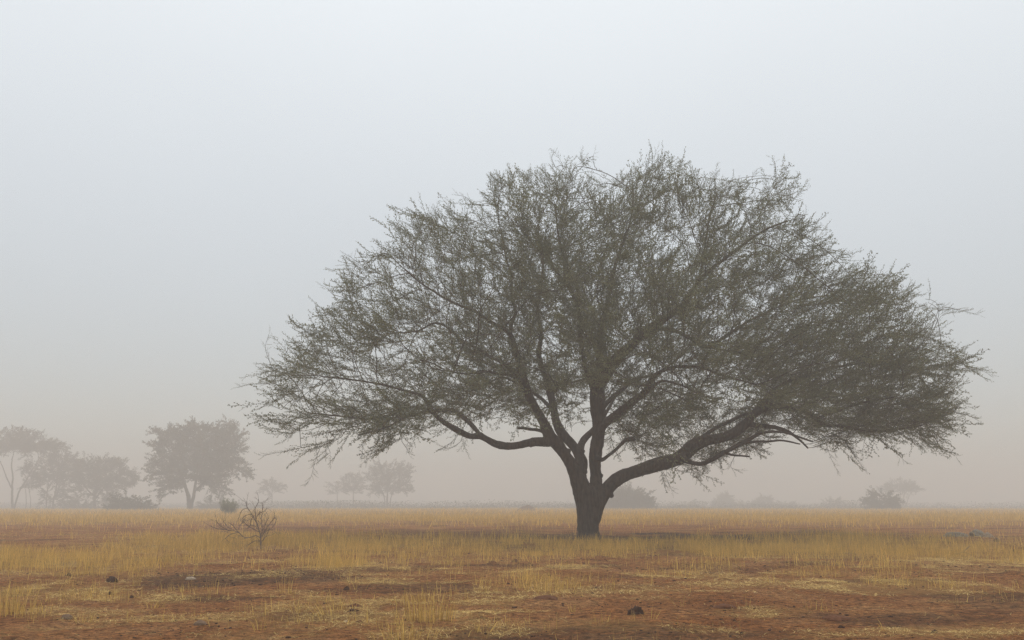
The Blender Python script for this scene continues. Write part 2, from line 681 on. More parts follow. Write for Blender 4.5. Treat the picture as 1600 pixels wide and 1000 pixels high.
def twig_template(seed, length=0.8, nside=4, tuft_step=0.075, leaf=0.045, per=5, wood=0.0045):
    r = np.random.default_rng(seed)
    WV, WF, LV, LF = [], [], [], []
    wn_ = ln_ = 0

    def shoot(p, d, L_, depth):
        nonlocal wn_, ln_
        n = max(3, int(L_ / 0.1))
        pts = [p]
        for i in range(n):
            d = d + r.normal(0, 0.10, 3)
            d[2] += 0.02
            d /= np.linalg.norm(d)
            pts.append(pts[-1] + d * L_ / n)
        pts = np.array(pts)
        u, v = frame(pts[-1] - pts[0])
        w = wood * (1.0 if depth == 0 else 0.7)
        ring = np.stack([u, -0.5 * u + 0.87 * v, -0.5 * u - 0.87 * v])
        for i, q in enumerate(pts):
            WV.append(q + ring * w * (1 - 0.6 * i / n))
        for i in range(n):
            for k in range(3):
                a = wn_ + i * 3 + k
                b = wn_ + i * 3 + (k + 1) % 3
                WF.append((a, b, b + 3, a + 3))
        wn_ += 3 * (n + 1)
        s = tuft_step * r.uniform(0.4, 1.4)
        while s < L_:
            i = min(n - 1, int(s / L_ * n))
            t = s / L_ * n - i
            q = pts[i] * (1 - t) + pts[i + 1] * t
            dd = pts[i + 1] - pts[i]
            dd /= np.linalg.norm(dd)
            for _ in range(per):
                o = r.normal(0, 1, 3)
                o /= np.linalg.norm(o)
                o = o * 0.7 + dd * 0.75
                o /= np.linalg.norm(o)
                ll = leaf * r.uniform(0.6, 1.35)
                sd_ = np.cross(o, r.normal(0, 1, 3))
                sd_ /= np.linalg.norm(sd_)
                ww = ll * r.uniform(0.17, 0.3)
                q0 = q + r.normal(0, 0.006, 3)
                LV.append(np.array([q0, q0 + o * ll * 0.5 + sd_ * ww, q0 + o * ll, q0 + o * ll * 0.5 - sd_ * ww]))
                LF.append((ln_, ln_ + 1, ln_ + 2, ln_ + 3))
                ln_ += 4
            s += tuft_step * r.uniform(0.6, 1.5)
        if depth == 0:
            for k in range(nside):
                f = r.uniform(0.15, 0.85)
                i = int(f * n)
                dd = pts[min(i + 1, n)] - pts[i]
                dd /= np.linalg.norm(dd)
                o = r.normal(0, 1, 3)
                o -= dd * np.dot(o, dd)
                o /= np.linalg.norm(o)
                shoot(pts[i], dd * 0.85 + o * 0.55, L_ * r.uniform(0.3, 0.6) * (1.15 - f * .6), 1)
    shoot(np.zeros(3), np.array([1.0, 0, 0]), length, 0)
    return np.concatenate(WV), np.array(WF), np.concatenate(LV), np.array(LF)


def spray_template(seed, length=2.2, gap=1.0, spur_k=1.0, nleaf=3):
    """a feathery acacia shoot: curved axis, forward swept side shoots in a loose plane, short leafy spurs"""
    r = np.random.default_rng(seed)
    WV, WF, LV, LF = [], [], [], []
    cnt = [0, 0]

    def stem(pts, w0, w1):
        n = len(pts) - 1
        u, v = frame(pts[-1] - pts[0])
        ring = np.stack([u, -0.5 * u + 0.87 * v, -0.5 * u - 0.87 * v])
        for i, q in enumerate(pts):
            WV.append(q + ring * (w0 + (w1 - w0) * i / n))
        for i in range(n):
            for k in range(3):
                a = cnt[0] + i * 3 + k
                b = cnt[0] + i * 3 + (k + 1) % 3
                WF.append((a, b, b + 3, a + 3))
        cnt[0] += 3 * (n + 1)

    def spur(q, d):
        o = r.normal(0, 1, 3)
        o -= d * np.dot(o, d)
        o /= np.linalg.norm(o)
        d2 = d * r.uniform(.5, 1.0) + o * r.uniform(.35, .9)
        d2 /= np.linalg.norm(d2)
        L_ = r.uniform(.05, .125) * spur_k
        for _ in range(nleaf):
            o2 = r.normal(0, 1, 3)
            d3 = d2 + o2 * .28
            d3 /= np.linalg.norm(d3)
            sd_ = np.cross(d3, r.normal(0, 1, 3))
            sd_ /= np.linalg.norm(sd_)
            ll = L_ * r.uniform(.6, 1.1)
            ww = r.uniform(.010, .021) * spur_k
            q0 = q + d2 * L_ * r.uniform(0, .25)
            LV.append(np.array([q0, q0 + d3 * ll * .55 + sd_ * ww, q0 + d3 * ll, q0 + d3 * ll * .55 - sd_ * ww]))
            LF.append((cnt[1], cnt[1] + 1, cnt[1] + 2, cnt[1] + 3))
            cnt[1] += 4

    def shoot(p, d, L_, w, depth, bend):
        n = max(3, int(L_ / .18))
        pts = [p]
        for i in range(n):
            d = d + r.normal(0, .075, 3) + bend
            d /= np.linalg.norm(d)
            pts.append(pts[-1] + d * L_ / n)
        pts = np.array(pts)
        stem(pts, w, w * .4)

        def on(t):
            f = min(t * n, n - 1e-6)
            i = int(f)
            dd = pts[i + 1] - pts[i]
            return pts[i] + dd * (f - i), dd / np.linalg.norm(dd)
        s_ = r.uniform(.02, .08) if depth else .3
        while s_ < L_:
            if r.random() < .86:
                q, dd = on(s_ / L_)
                spur(q, dd)
            s_ += r.uniform(.045, .10) * gap
        if depth == 0:
            side = 1
            s_ = r.uniform(.15, .35)
            while s_ < L_ * .93:
                q, dd = on(s_ / L_)
                lat = np.cross(np.array([0, 0, 1.0]), dd) * side
                o = lat * r.uniform(.45, .85) + np.array([0, 0, 1]) * r.normal(.04, .25)
                ln = (.22 + .55 * (1 - s_ / L_)) * r.uniform(.5, 1.25)
                shoot(q, dd * .85 + o, ln, w * .55, 1, -o * .05)
                side = -side if r.random() < .8 else side
                s_ += r.uniform(.09, .26) * gap ** .5
    shoot(np.zeros(3), np.array([1.0, 0, 0]), length, .009, 0, r.normal(0, .03, 3) * [0, 1, 1])
    return np.concatenate(WV), np.array(WF), np.concatenate(LV), np.array(LF)


def place_twigs(templates, P, Dv, S, r, flatroll=None):
    """returns wood (V,F4) and leaves (V,F4,tint)"""
    WV, WF, LV, LF, LT = [], [], [], [], []
    wo = lo = 0
    which = r.integers(0, len(templates), len(P))
    for t, (wv, wf, lv, lf) in enumerate(templates):
        m = which == t
        k = m.sum()
        if not k:
            continue
        X = Dv[m] / (np.linalg.norm(Dv[m], axis=1)[:, None] + 1e-9)
        Rn = r.normal(0, 1, (k, 3))
        Yv = np.cross(X, Rn)
        Yv /= np.linalg.norm(Yv, axis=1)[:, None] + 1e-9
        if flatroll is not None:
            up = np.tile(np.array([0, 0, 1.0]), (k, 1)) + r.normal(0, flatroll, (k, 3))
            Yv = np.cross(up, X)
            Yv /= np.linalg.norm(Yv, axis=1)[:, None] + 1e-9
        Zv = np.cross(X, Yv)
        B = np.stack([X, Yv, Zv], 1) * S[m][:, None, None]
        A = np.einsum('vi,kij->kvj', wv, B) + P[m][:, None, :]
        WV.append(A.reshape(-1, 3))
        WF.append((wf[None] + (np.arange(k) * len(wv))[:, None, None] + wo).reshape(-1, 4))
        wo += k * len(wv)
        A = np.einsum('vi,kij->kvj', lv, B) + P[m][:, None, :]
        LV.append(A.reshape(-1, 3))
        LF.append((lf[None] + (np.arange(k) * len(lv))[:, None, None] + lo).reshape(-1, 4))
        base = r.random((k, 1))
        LT.append(np.clip(base * 0.5 + r.random((k, len(lf))) * 0.5, 0, 1).ravel())
        lo += k * len(lv)
    return (np.concatenate(WV), np.concatenate(WF)), (np.concatenate(LV), np.concatenate(LF), np.concatenate(LT))


def inpoly(px, py, poly):
    poly = np.array(poly, float)
    ins = np.zeros(len(px), bool)
    j = len(poly) - 1
    for i in range(len(poly)):
        xi, yi = poly[i]
        xj, yj = poly[j]
        c = ((yi > py) != (yj > py)) & (px < (xj - xi) * (py - yi) / (yj - yi + 1e-9) + xi)
        ins ^= c
        j = i
    return ins


def crown_points(poly, n, Y0, flat, r, shell=0.6, span=None):
    """points filling a solid whose outline (seen from the front) is poly; rows are rounded in depth"""
    poly = np.array(poly, float)
    x0, y0 = poly.min(0)
    x1, y1 = poly.max(0)
    out = []
    while len(out) < n:
        px = r.uniform(x0, x1, n * 3)
        py = r.uniform(y0, y1, n * 3)
        m = inpoly(px, py, poly)
        out.extend(np.stack([px[m], py[m]], 1).tolist())
    Q = np.array(out[:n])
    rows = np.linspace(y0, y1, 60)
    xl, xr = [], []
    xs = np.linspace(x0, x1, 300)
    for yy in rows:
        m = inpoly(xs, np.full(300, yy), poly)
        xl.append(xs[m].min() if m.any() else np.nan)
        xr.append(xs[m].max() if m.any() else np.nan)
    ok = ~np.isnan(xl)
    L_ = np.interp(Q[:, 1], rows[ok], np.array(xl)[ok])
    R_ = np.interp(Q[:, 1], rows[ok], np.array(xr)[ok])
    if span:
        L_ = np.full(len(Q), span[0]) * 0.5 + L_ * 0.5
        R_ = np.full(len(Q), span[1]) * 0.5 + R_ * 0.5
    h = flat * np.sqrt(np.clip((Q[:, 0] - L_) * (R_ - Q[:, 0]), 0, None)) * Y0 / F
    t = r.uniform(-1, 1, n)
    t = np.sign(t) * np.abs(t) ** shell
    Yd = Y0 + t * h
    return np.array([at(a, b, c) for (a, b), c in zip(Q, Yd)])


# ------------------------------------------------------------------ the big acacia
TY = 41.0
BASE = ground_at(919, 842)
TY = BASE[1]


def chain(pts, d0=0.0, d1=None):
    """pts (px,py,r_px) with depth offsets running d0..d1"""
    d1 = d0 if d1 is None else d1
    P = np.array(pts, float)
    L_ = np.concatenate([[0], np.cumsum(np.hypot(np.diff(P[:, 0]), np.diff(P[:, 1])))])
    f = L_ / L_[-1]
    out = []
    for (px, py, r), t in zip(pts, f):
        Y = TY + d0 + (d1 - d0) * t
        q = at(px, py, Y)
        out.append((q[0], q[1], q[2], r * min(1.0, max(.6, .62 + (r - 3.5) * .065)) * Y / F))
    return out


LIMBS = {
    'trunk': [chain([(919, 862, 20), (919, 846, 18.3), (918, 830, 16.8), (917, 810, 16.4), (918, 790, 17.2), (918, 772, 18.5), (917, 760, 15)], 0)],
    'A': [chain([(914, 775, 17), (905, 753, 13.5), (897, 735, 10), (889, 720, 9), (879, 706, 9.5), (868, 693, 10.5), (860, 684, 9.5), (852, 662, 8.2), (840, 643, 7.8), (827, 622, 7.4), (819, 600, 8), (815, 583, 8), (811, 562, 6.6), (803, 538, 6), (795, 521, 6), (781, 512, 4.5), (768, 504, 4.5), (744, 487, 4.2), (729, 482, 3.6), (699, 468, 3), (660, 444, 2.4), (632, 420, 1.9)], 0, -2.5),
          chain([(797, 525, 5), (798, 508, 4.6), (805, 488, 4.2), (800, 462, 3.6), (799, 432, 3), (790, 400, 2.5), (783, 360, 2)], -1.4, -.5),
          chain([(816, 590, 6), (805, 582, 4.8), (792, 572, 4.4), (780, 564, 4.2), (762, 555, 4), (744, 543, 4), (720, 531, 3.8), (705, 516, 3.4), (690, 506, 3.2), (676, 506, 2.8), (655, 516, 2.3), (630, 520, 2)], -1, 3.5),
          chain([(815, 596, 5), (800, 588, 4), (780, 584, 3.3), (755, 580, 3), (728, 584, 2.4), (700, 580, 2)], -1, -4.5)],
    'B': [chain([(862, 688, 9), (850, 690, 8), (835, 691, 7.6), (815, 695, 7.4), (795, 696, 7), (775, 694, 6.8), (760, 687, 6.4), (748, 680, 7.2), (735, 681, 6), (715, 673, 6), (700, 664, 5.6), (685, 652, 5.2), (673, 639, 5), (665, 625, 4.2), (652, 616, 4), (632, 610, 3.6), (610, 604, 3), (570, 596, 2.5), (520, 590, 2)], -.6, -3),
          chain([(752, 682, 5), (739, 666, 5), (722, 650, 5), (705, 641, 4.6), (690, 641, 4.2), (672, 641, 4.6), (650, 636, 4), (625, 640, 4), (605, 650, 3.4), (575, 655, 2.8), (530, 650, 2.2), (480, 645, 1.7)], -1.2, 3),
          chain([(672, 641, 4), (655, 645, 3.5), (632, 652, 3.4), (612, 664, 2.8), (590, 672, 2.2), (560, 680, 1.8)], -2, -5)],
    'stub_left': [chain([(862, 681, 5.5), (851, 675, 4.6), (841, 672, 4.2), (828, 671, 3.8), (817, 669, 3.8), (808, 669, 3.2)], -.4, -1.0)],
    'C': [chain([(912, 765, 15), (906, 750, 12.5), (906, 735, 10.5), (907, 720, 9.5), (900, 705, 8.5), (888, 688, 8), (878, 675, 8), (869, 656, 7.4), (863, 630, 7), (858, 610, 7), (853, 590, 6.6), (846, 570, 6), (842, 550, 5.5), (845, 520, 4.8), (840, 485, 4.2), (846, 445, 3.5), (848, 405, 3), (842, 370, 2.4)], .3, 3.2),
          chain([(863, 640, 5), (850, 626, 4.4), (838, 617, 4.2), (825, 608, 3.6), (806, 598, 3.2), (785, 590, 2.8), (760, 600, 2.2), (735, 612, 1.8)], 1.3, 4.5),
          chain([(864, 616, 4), (872, 606, 3.4), (884, 600, 3.2), (900, 596, 2.8), (915, 590, 2.4), (925, 575, 2)], 1.5, 5),
          chain([(906, 712, 8.5), (909, 694, 6.8), (917, 682, 6.2), (927, 670, 6), (940, 656, 5), (952, 636, 4), (965, 610, 3)], .6, 4.5)],
    'D': [chain([(926, 790, 15), (930, 768, 11.5), (931, 745, 9.6), (931, 720, 9.4), (933, 695, 9.8), (935, 668, 11), (934, 640, 11.5), (934, 615, 12.2), (935, 598, 12.5), (938, 578, 9.5), (937, 555, 8), (938, 530, 7), (941, 505, 6.4), (947, 485, 5.6), (953, 455, 4.8), (960, 420, 4.2), (972, 385, 3.5), (985, 345, 2.8), (990, 305, 2.2)], 0, .5),
          chain([(929, 612, 7), (920, 592, 5.4), (914, 570, 5.2), (911, 548, 5), (907, 520, 4.8), (905, 492, 4.8), (895, 460, 4.4), (884, 434, 4.2), (881, 405, 3.6), (872, 365, 2.8), (868, 325, 2.2)], -.2, -2.5),
          chain([(884, 440, 3.6), (870, 425, 3), (852, 402, 2.6), (830, 378, 2), (805, 345, 1.7)], -1.5, -2.5),
          chain([(936, 606, 9), (944, 590, 10), (953, 576, 9.8), (970, 554, 9), (989, 536, 8.2), (1012, 516, 7.6), (1040, 497, 6.8), (1067, 477, 6), (1090, 443, 5), (1120, 413, 4.4), (1150, 391, 3.8), (1190, 362, 3), (1230, 345, 2.2)], 0, -3),
          chain([(1000, 527, 5.5), (1030, 515, 4.8), (1055, 517, 4.4), (1080, 530, 4.4), (1105, 542, 4.6), (1130, 528, 4), (1150, 514, 3.4), (1190, 492, 2.8), (1240, 470, 2.2), (1290, 462, 1.8)], -1, 3.5),
          chain([(1080, 460, 4), (1095, 425, 3.4), (1100, 390, 2.8), (1108, 345, 2.3), (1120, 300, 1.8)], -1.5, .5),
          chain([(1105, 542, 3.5), (1140, 548, 3.2), (1180, 556, 2.9), (1225, 550, 2.4), (1280, 540, 2)], .6, 4)],
    'E': [chain([(934, 680, 9), (942, 667, 8.2), (953, 657, 7.8), (966, 646, 7.8), (985, 631, 7.4), (1000, 619, 7), (1012, 606, 6.6), (1019, 592, 5.6), (1035, 580, 4.6), (1060, 572, 4), (1095, 575, 3.2), (1140, 590, 2.5), (1180, 600, 2)], 0, -5),
          chain([(1005, 612, 4.4), (1016, 606, 3.8), (1034, 596, 3.2), (1060, 600, 2.6), (1090, 615, 2)], -2.4, -5.5),
          chain([(938, 645, 7), (946, 632, 5.6), (957, 621, 5), (967, 613, 4.8), (978, 603, 4.8), (988, 596, 4.6), (1003, 590, 3.8), (1028, 582, 3), (1060, 560, 2.4)], 0, 4.5)],
    'stub_right': [chain([(931, 712, 6), (940, 718, 4.6), (950, 712, 4), (960, 705, 4), (969, 696, 4.4), (977, 688, 5), (986, 685, 5.2), (993, 687, 3.8)], -.3, -1.2)],
    'G': [chain([(922, 838, 9), (924, 815, 12), (927, 797, 14), (937, 779, 13), (948, 764, 10.8), (960, 753, 10), (978, 743, 10), (1000, 733, 10.4), (1025, 727, 10.6), (1050, 720, 11), (1068, 711, 11.2), (1085, 697, 10.2), (1105, 687, 9.2), (1130, 683, 8.2), (1150, 676, 8), (1165, 662, 8.2), (1175, 649, 7.4), (1190, 632, 6.2), (1202, 618, 6.2), (1218, 604, 5), (1245, 592, 4.4), (1285, 578, 3.6), (1340, 568, 2.8), (1400, 560, 2.2), (1450, 562, 1.7)], 0, 1.5),
          chain([(1170, 656, 7), (1185, 643, 6.6), (1205, 636, 6.4), (1232, 636, 6), (1255, 641, 5.8), (1273, 653, 5.4), (1287, 663, 4.6), (1318, 666, 4), (1350, 672, 3.2), (1390, 672, 2.6), (1440, 665, 2)], .7, -2.5),
          chain([(1168, 661, 5.5), (1190, 666, 5.2), (1213, 668, 5), (1232, 675, 4), (1250, 688, 3), (1262, 700, 2.2)], .8, 3),
          chain([(1086, 697, 6.5), (1099, 682, 4.8), (1120, 668, 4.4), (1145, 656, 4), (1168, 646, 4), (1190, 636, 3.2), (1230, 615, 2.6), (1280, 610, 2)], .5, 4.5),
          chain([(1066, 716, 7), (1080, 722, 5.4), (1097, 725, 5), (1114, 718, 5), (1130, 707, 5), (1150, 697, 4.8), (1172, 686, 4.4), (1190, 676, 3.8), (1225, 676, 3), (1270, 690, 2.2)], .2, -3.5),
          chain([(1160, 691, 3.6), (1180, 690, 3.2), (1200, 690, 3), (1222, 688, 2.4), (1250, 694, 1.8)], -1.4, 0),
          chain([(1130, 707, 3.2), (1143, 711, 2.6), (1157, 712, 2.5), (1171, 713, 2.3)], -.9, -1.4),
          chain([(1275, 655, 4), (1300, 645, 3.2), (1345, 630, 2.7), (1400, 620, 2.2)], -.9, -4)],
}
CROWN = [(372, 606), (400, 572), (440, 560), (418, 528), (470, 528), (495, 488), (540, 478), (515, 445), (548, 400), (600, 405), (585, 385), (640, 372), (600, 338), (655, 338), (705, 330), (695, 308), (735, 335), (748, 322), (760, 275), (815, 256), (868, 244), (930, 247), (958, 268), (1000, 248), (1030, 242), (1080, 262), (1130, 258), (1165, 268),
         (1208, 256), (1248, 280), (1260, 303), (1248, 332), (1300, 350), (1285, 380), (1318, 392), (1330, 425), (1400, 440), (1460, 470), (1525, 490), (1480, 515),
         (1478, 545), (1535, 580), (1488, 600), (1500, 635), (1520, 652), (1470, 662), (1480, 705), (1430, 690), (1390, 690), (1345, 680), (1300, 712),
         (1270, 690), (1225, 668), (1180, 640), (1120, 640), (1060, 660), (1010, 690), (975, 690), (955, 640), (935, 615), (900, 640), (870, 640), (845, 645), (800, 640),
         (740, 640), (690, 655), (655, 668), (632, 700), (570, 700), (540, 690), (500, 712), (440, 700), (425, 680), (450, 665), (405, 640), (410, 620), (440, 605), (400, 600)]
CROWN_LOW = [(960, 640), (1180, 620), (1200, 690), (1110, 725), (1070, 755), (1000, 745), (985, 705), (960, 690), (940, 700)]
CROWN_LOWL = [(860, 600), (880, 600), (850, 670), (820, 660), (780, 668), (720, 690), (690, 660), (700, 620), (780, 600)]
DENSE = [([(1120, 560), (1200, 530), (1300, 540), (1400, 570), (1450, 620), (1400, 670), (1300, 690), (1230, 660), (1150, 620)], 900, 0),
         ([(540, 560), (620, 540), (680, 590), (690, 640), (640, 670), (560, 670), (520, 620)], 450, -1),
         ([(740, 520), (850, 480), (950, 470), (1060, 480), (1100, 560), (1000, 590), (940, 570), (850, 600), (760, 600)], 700, -2),
         ([(1150, 420), (1260, 420), (1330, 460), (1330, 520), (1200, 520)], 350, 0)]
DROOPS = [[(500, 700), (492, 722), (486, 745), (478, 757)], [(600, 690), (590, 705), (574, 718), (566, 724)], [(628, 690), (636, 702), (640, 712)],
          [(1290, 690), (1298, 715), (1308, 735)], [(1320, 690), (1335, 712), (1347, 729)], [(1390, 690), (1402, 708), (1415, 722)],
          [(1035, 735), (1045, 755), (1050, 768)], [(1148, 712), (1142, 730), (1160, 735)], [(720, 690), (705, 700), (690, 698)],
          [(470, 700), (430, 708), (410, 712)], [(1480, 640), (1510, 648), (1526, 655)], [(1500, 575), (1530, 578), (1546, 585)], [(430, 600), (400, 600), (370, 605)],
          [(1480, 480), (1510, 487), (1530, 492)], [(1208, 280), (1212, 262), (1208, 248)], [(1025, 270), (1022, 250), (1026, 234)], [(740, 320), (728, 308), (716, 305)],
          [(425, 575), (415, 545), (420, 522)], [(1240, 310), (1252, 300), (1263, 295)], [(560, 410), (548, 402), (540, 398)], [(930, 262), (926, 248), (929, 238)],
          [(868, 262), (862, 246), (868, 236)], [(1470, 700), (1480, 706), (1492, 712)], [(440, 640), (418, 632), (405, 640)], [(520, 460), (510, 450), (502, 446)]]


SPRAY_FRAC = 1.0


def shrink(poly, k, c=(930, 560)):
    return [(c[0] + (x - c[0]) * k, c[1] + (y - c[1]) * k) for x, y in poly]


def build_main_tree():
    r = np.random.default_rng(11)
    root = empty('acacia_tree', BASE, 'large spreading acacia with thick dark forked trunk and wide feathery crown, in the open grass', 'tree')
    # --- woody skeleton, voxel-merged
    mb = MB()
    skel = {}
    thin_tubes = []
    for key, chains in LIMBS.items():
        pts = []
        for ci, c in enumerate(chains):
            S = smooth_chain(c, 0.12)
            # knobbly: wander a little, keep the ends
            n = len(S)
            amp = np.minimum(S[:, 3] * 0.16, 0.03)
            ph = r.uniform(0, 6, 3)
            s_ = np.arange(n) * 0.12
            for k in range(3):
                S[:, k] += amp * np.sin(s_ * (2.1 + k * 0.7) + ph[k])
            S[:, 3] *= 1 + 0.07 * np.sin(s_ * 3.3 + ph[0]) + r.normal(0, 0.02, n)
            k = 20 if S[0, 3] > 0.25 else 12
            th = np.nonzero(S[:, 3] < 0.085)[0]
            cut = n if (not len(th) or key.startswith('stub')) else max(4, int(th[0]))
            pts.append(S[:cut])
            mb.tube(S[:cut, :3], S[:cut, 3], k, True, wob=0.10)
            if cut < n - 1:
                thin_tubes.append(S[max(0, cut - 3):])
        skel[key] = np.concatenate(pts)
    # knots and stubs of lost limbs
    for key in ('A', 'B', 'C', 'D', 'E', 'G'):
        Sk = skel[key]
        th = Sk[Sk[:, 3] > .13]
        for j in r.choice(len(th), 5):
            q, rr = th[j, :3], th[j, 3]
            d = r.normal(0, 1, 3)
            d /= np.linalg.norm(d)
            l_ = rr * r.uniform(1.1, 1.55)
            mb.tube([q, q + d * l_ * .6, q + d * l_], [rr * .6, rr * .5, rr * .28], 10, True, .2)
    # root flare
    for a in np.arange(0, 6.28, 0.9):
        a += r.uniform(-.2, .2)
        d = np.array([math.cos(a), math.sin(a), 0])
        p0 = BASE + np.array([0, 0, 0.45]) + d * 0.26
        p1 = BASE + np.array([0, 0, 0.12]) + d * 0.40
        p2 = BASE + np.array([0, 0, -0.12]) + d * 0.62
        S = smooth_chain([(*p0, .14), (*p1, .12), (*p2, .06)], 0.1)
        mb.tube(S[:, :3], S[:, 3], 10, True, 0.1)
    V, F3, F4 = mb.arrays()
    tmp = mesh_obj('tmp', V, F3, F4)
    md = tmp.modifiers.new('r', 'REMESH')
    md.mode = 'VOXEL'
    md.voxel_size = 0.032
    md.use_smooth_shade = True
    dg = bpy.context.evaluated_depsgraph_get()
    ev = tmp.evaluated_get(dg)
    me = ev.to_mesh()
    nv = len(me.vertices)
    co = np.empty(nv * 3, np.float32)
    me.vertices.foreach_get('co', co)
    co = co.reshape(-1, 3)
    me.calc_loop_triangles()
    q = np.array([p.vertices[:] for p in me.polygons if len(p.vertices) == 4], np.int64)
    ev.to_mesh_clear()
    bpy.data.objects.remove(tmp)
    # a few smoothing passes, then bark ridges
    E = np.vstack([q[:, [0, 1]], q[:, [1, 2]], q[:, [2, 3]], q[:, [3, 0]]])
    for _ in range(2):
        acc = np.zeros((nv, 3))
        cnt = np.zeros(nv)
        np.add.at(acc, E[:, 0], co[E[:, 1]])
        np.add.at(cnt, E[:, 0], 1)
        np.add.at(acc, E[:, 1], co[E[:, 0]])
        np.add.at(cnt, E[:, 1], 1)
        co = 0.5 * co + 0.5 * (acc / np.maximum(cnt, 1)[:, None])
    # assign faces to limbs: nearest skeleton point, measured in radii
    cen = co[q].mean(1)
    keys = list(skel.keys())
    bestd = np.full(len(cen), 1e9)
    lab = np.zeros(len(cen), int)
    for ki, kname in enumerate(keys):
        S = skel[kname]
        for s0 in range(0, len(S), 60):
            blk = S[s0:s0 + 60]
            d = np.linalg.norm(cen[:, None] - blk[None, :, :3], axis=2) - blk[None, :, 3]
            dm = d.min(1)
            m = dm < bestd
            bestd[m] = dm[m]
            lab[m] = ki
    zf = at(918, 772, TY)[2]
    lab[cen[:, 2] < zf] = keys.index('trunk')
    names = {'trunk': 'trunk', 'stub_left': 'broken_limb', 'stub_right': 'broken_limb'}
    for ki, kname in enumerate(keys):
        f = q[lab == ki]
        if not len(f):
            continue
        ids, inv = np.unique(f, return_inverse=True)
        mesh_obj(names.get(kname, 'limb'), co[ids], None, inv.reshape(-1, 4), M_BARK, root, True, origin=BASE)
    # --- colonised branches
    N0, D0 = [], []
    for kname, chains in LIMBS.items():
        if kname in ('trunk', 'stub_left', 'stub_right'):
            continue
        for c in chains:
            S = smooth_chain(c, 0.35)
            T = np.gradient(S[:, :3], axis=0)
            T /= np.linalg.norm(T, axis=1)[:, None]
            m = S[:, 3] < 0.17
            N0.append(S[m, :3])
            D0.append(T[m])
    N0 = np.concatenate(N0)
    D0 = np.concatenate(D0)
    att = [crown_points(shrink(CROWN, .945), 3500, TY, 0.72, r, 0.6)]
    low = crown_points(CROWN_LOW, 260, TY + 4.0, 1.0, r, 1.0)
    lowl = crown_points(CROWN_LOWL, 70, TY + 3.0, 0.8, r, 1.0)
    mid = crown_points([(850, 590), (950, 590), (935, 650), (905, 690), (870, 650)], 45, TY + 4.0, 1.2, r, 1.0)
    att += [low, lowl, mid] + [crown_points(pl, int(n_ * .38), TY + dy_, .8, r, 1.0) for pl, n_, dy_ in DENSE]
    att = np.concatenate(att)
    ctr = np.array([BASE[0], BASE[1], BASE[2] + 3.0])
    P, par, D = colonise(N0, D0, att, 0.26, 0.55, 9.0, 120, 0.8, 0.11, r, ctr, 0.45)
    n0 = len(N0)
    R, kids = radii(par, n0, 0.0095, 2.25)
    wood = MB()
    branch_tubes(wood, P, par, R, n0, 0.07)
    for S in thin_tubes:
        wood.tube(S[:, :3], S[:, 3], 7, True, 0.08)
    idx = np.arange(n0, len(P))
    thin = idx[R[idx] < 0.045]
    tips = idx[kids[idx] == 0]
    TP, TD, TS = [], [], []
    for ids_, frac, ang, smin, smax in ((thin, SPRAY_FRAC, 0.36, 0.4, 0.95), (tips, 1.0, 0.16, 0.6, 1.1), (tips, 1.0, 0.34, 0.5, 0.9)):
        ids_ = ids_[r.random(len(ids_)) < frac]
        p = P[ids_] + 0
        out = (p - ctr) * [1, 1, .8]
        out /= np.linalg.norm(out, axis=1)[:, None]
        d = D[ids_] * .45 + r.normal(0, ang, (len(ids_), 3)) + out * 0.7
        d[:, 2] -= .12
        d /= np.linalg.norm(d, axis=1)[:, None]
        TP.append(p)
        TD.append(d)
        TS.append(r.uniform(smin, smax, len(ids_)))
    TP, TD, TS = np.concatenate(TP), np.concatenate(TD), np.concatenate(TS)
    # clumps in flattish tiers: drop sprays where a layered field is low
    fld = fbm(TP[:, 0] / 2.6 + TP[:, 1] * 0.21, TP[:, 2] / 0.95 + TP[:, 1] * 0.17 - np.abs(TP[:, 0] - BASE[0]) * .12, 3, 77)
    keep = r.random(len(TP)) < np.clip(0.24 + (fld - 0.355) * 4.8, 0.07, 1.0)
    TP, TD, TS = TP[keep], TD[keep], TS[keep]
    # shoots end at the crown's own outline (plus a ragged margin)
    big = shrink(CROWN, 1.03)
    for _ in range(3):
        E = TP + TD * (TS * 2.2)[:, None]
        px, py = to_px(E[:, 0], E[:, 1], E[:, 2])
        an = np.arctan2(560 - py, px - 930)
        sc_ = 0.865 + 0.20 * vnoise(an * 8.0, TP[:, 1] * .22, 201) ** .8
        bx, by = 930 + (px - 930) / sc_, 560 + (py - 560) / sc_
        bad = ~inpoly(bx, by, big) & (py < 590 + r.uniform(0, 40, len(py)))
        bad |= py > np.where((px > 980) & (px < 1110), 768, 722)
        TS[bad] *= r.uniform(.55, .85, bad.sum())
    ok = TS > .2
    TP, TD, TS = TP[ok], TD[ok], TS[ok]
    NSP = len(TP)
    # drooping and pointing sprays on the outline
    for dr in DROOPS:
        Yo = TY + r.uniform(-2.0, 2.0)
        c = smooth_chain([(*at(a, b, Yo), 0.012 - 0.002 * i) for i, (a, b) in enumerate(dr)], 0.1)
        # tie the spray to the nearest branch
        j = int(np.argmin(np.linalg.norm(P - c[0, :3], axis=1)))
        wood.tube(np.vstack([P[j], (P[j] + c[0, :3]) / 2 + [0, 0, 0.05], c[:, :3]]), np.concatenate([[0.014, 0.013], np.linspace(.011, .004, len(c))]), 4, False)
        T = np.gradient(c[:, :3], axis=0)
        k = len(c)
        sel = np.arange(1, k)
        dd = T[sel] / np.linalg.norm(T[sel], axis=1)[:, None] + r.normal(0, .45, (len(sel), 3))
        TP = np.vstack([TP, c[sel, :3]])
        TD = np.vstack([TD, dd])
        TS = np.concatenate([TS, r.uniform(0.10, 0.2, len(sel))])
    print('MAIN nodes', len(P), 'twigs', len(TP))
    temps = [spray_template(100 + i, r.uniform(1.9, 2.5)) for i in range(14)]
    (wv, wf), (lv, lf, lt) = place_twigs(temps, TP, TD, TS, r, .35)
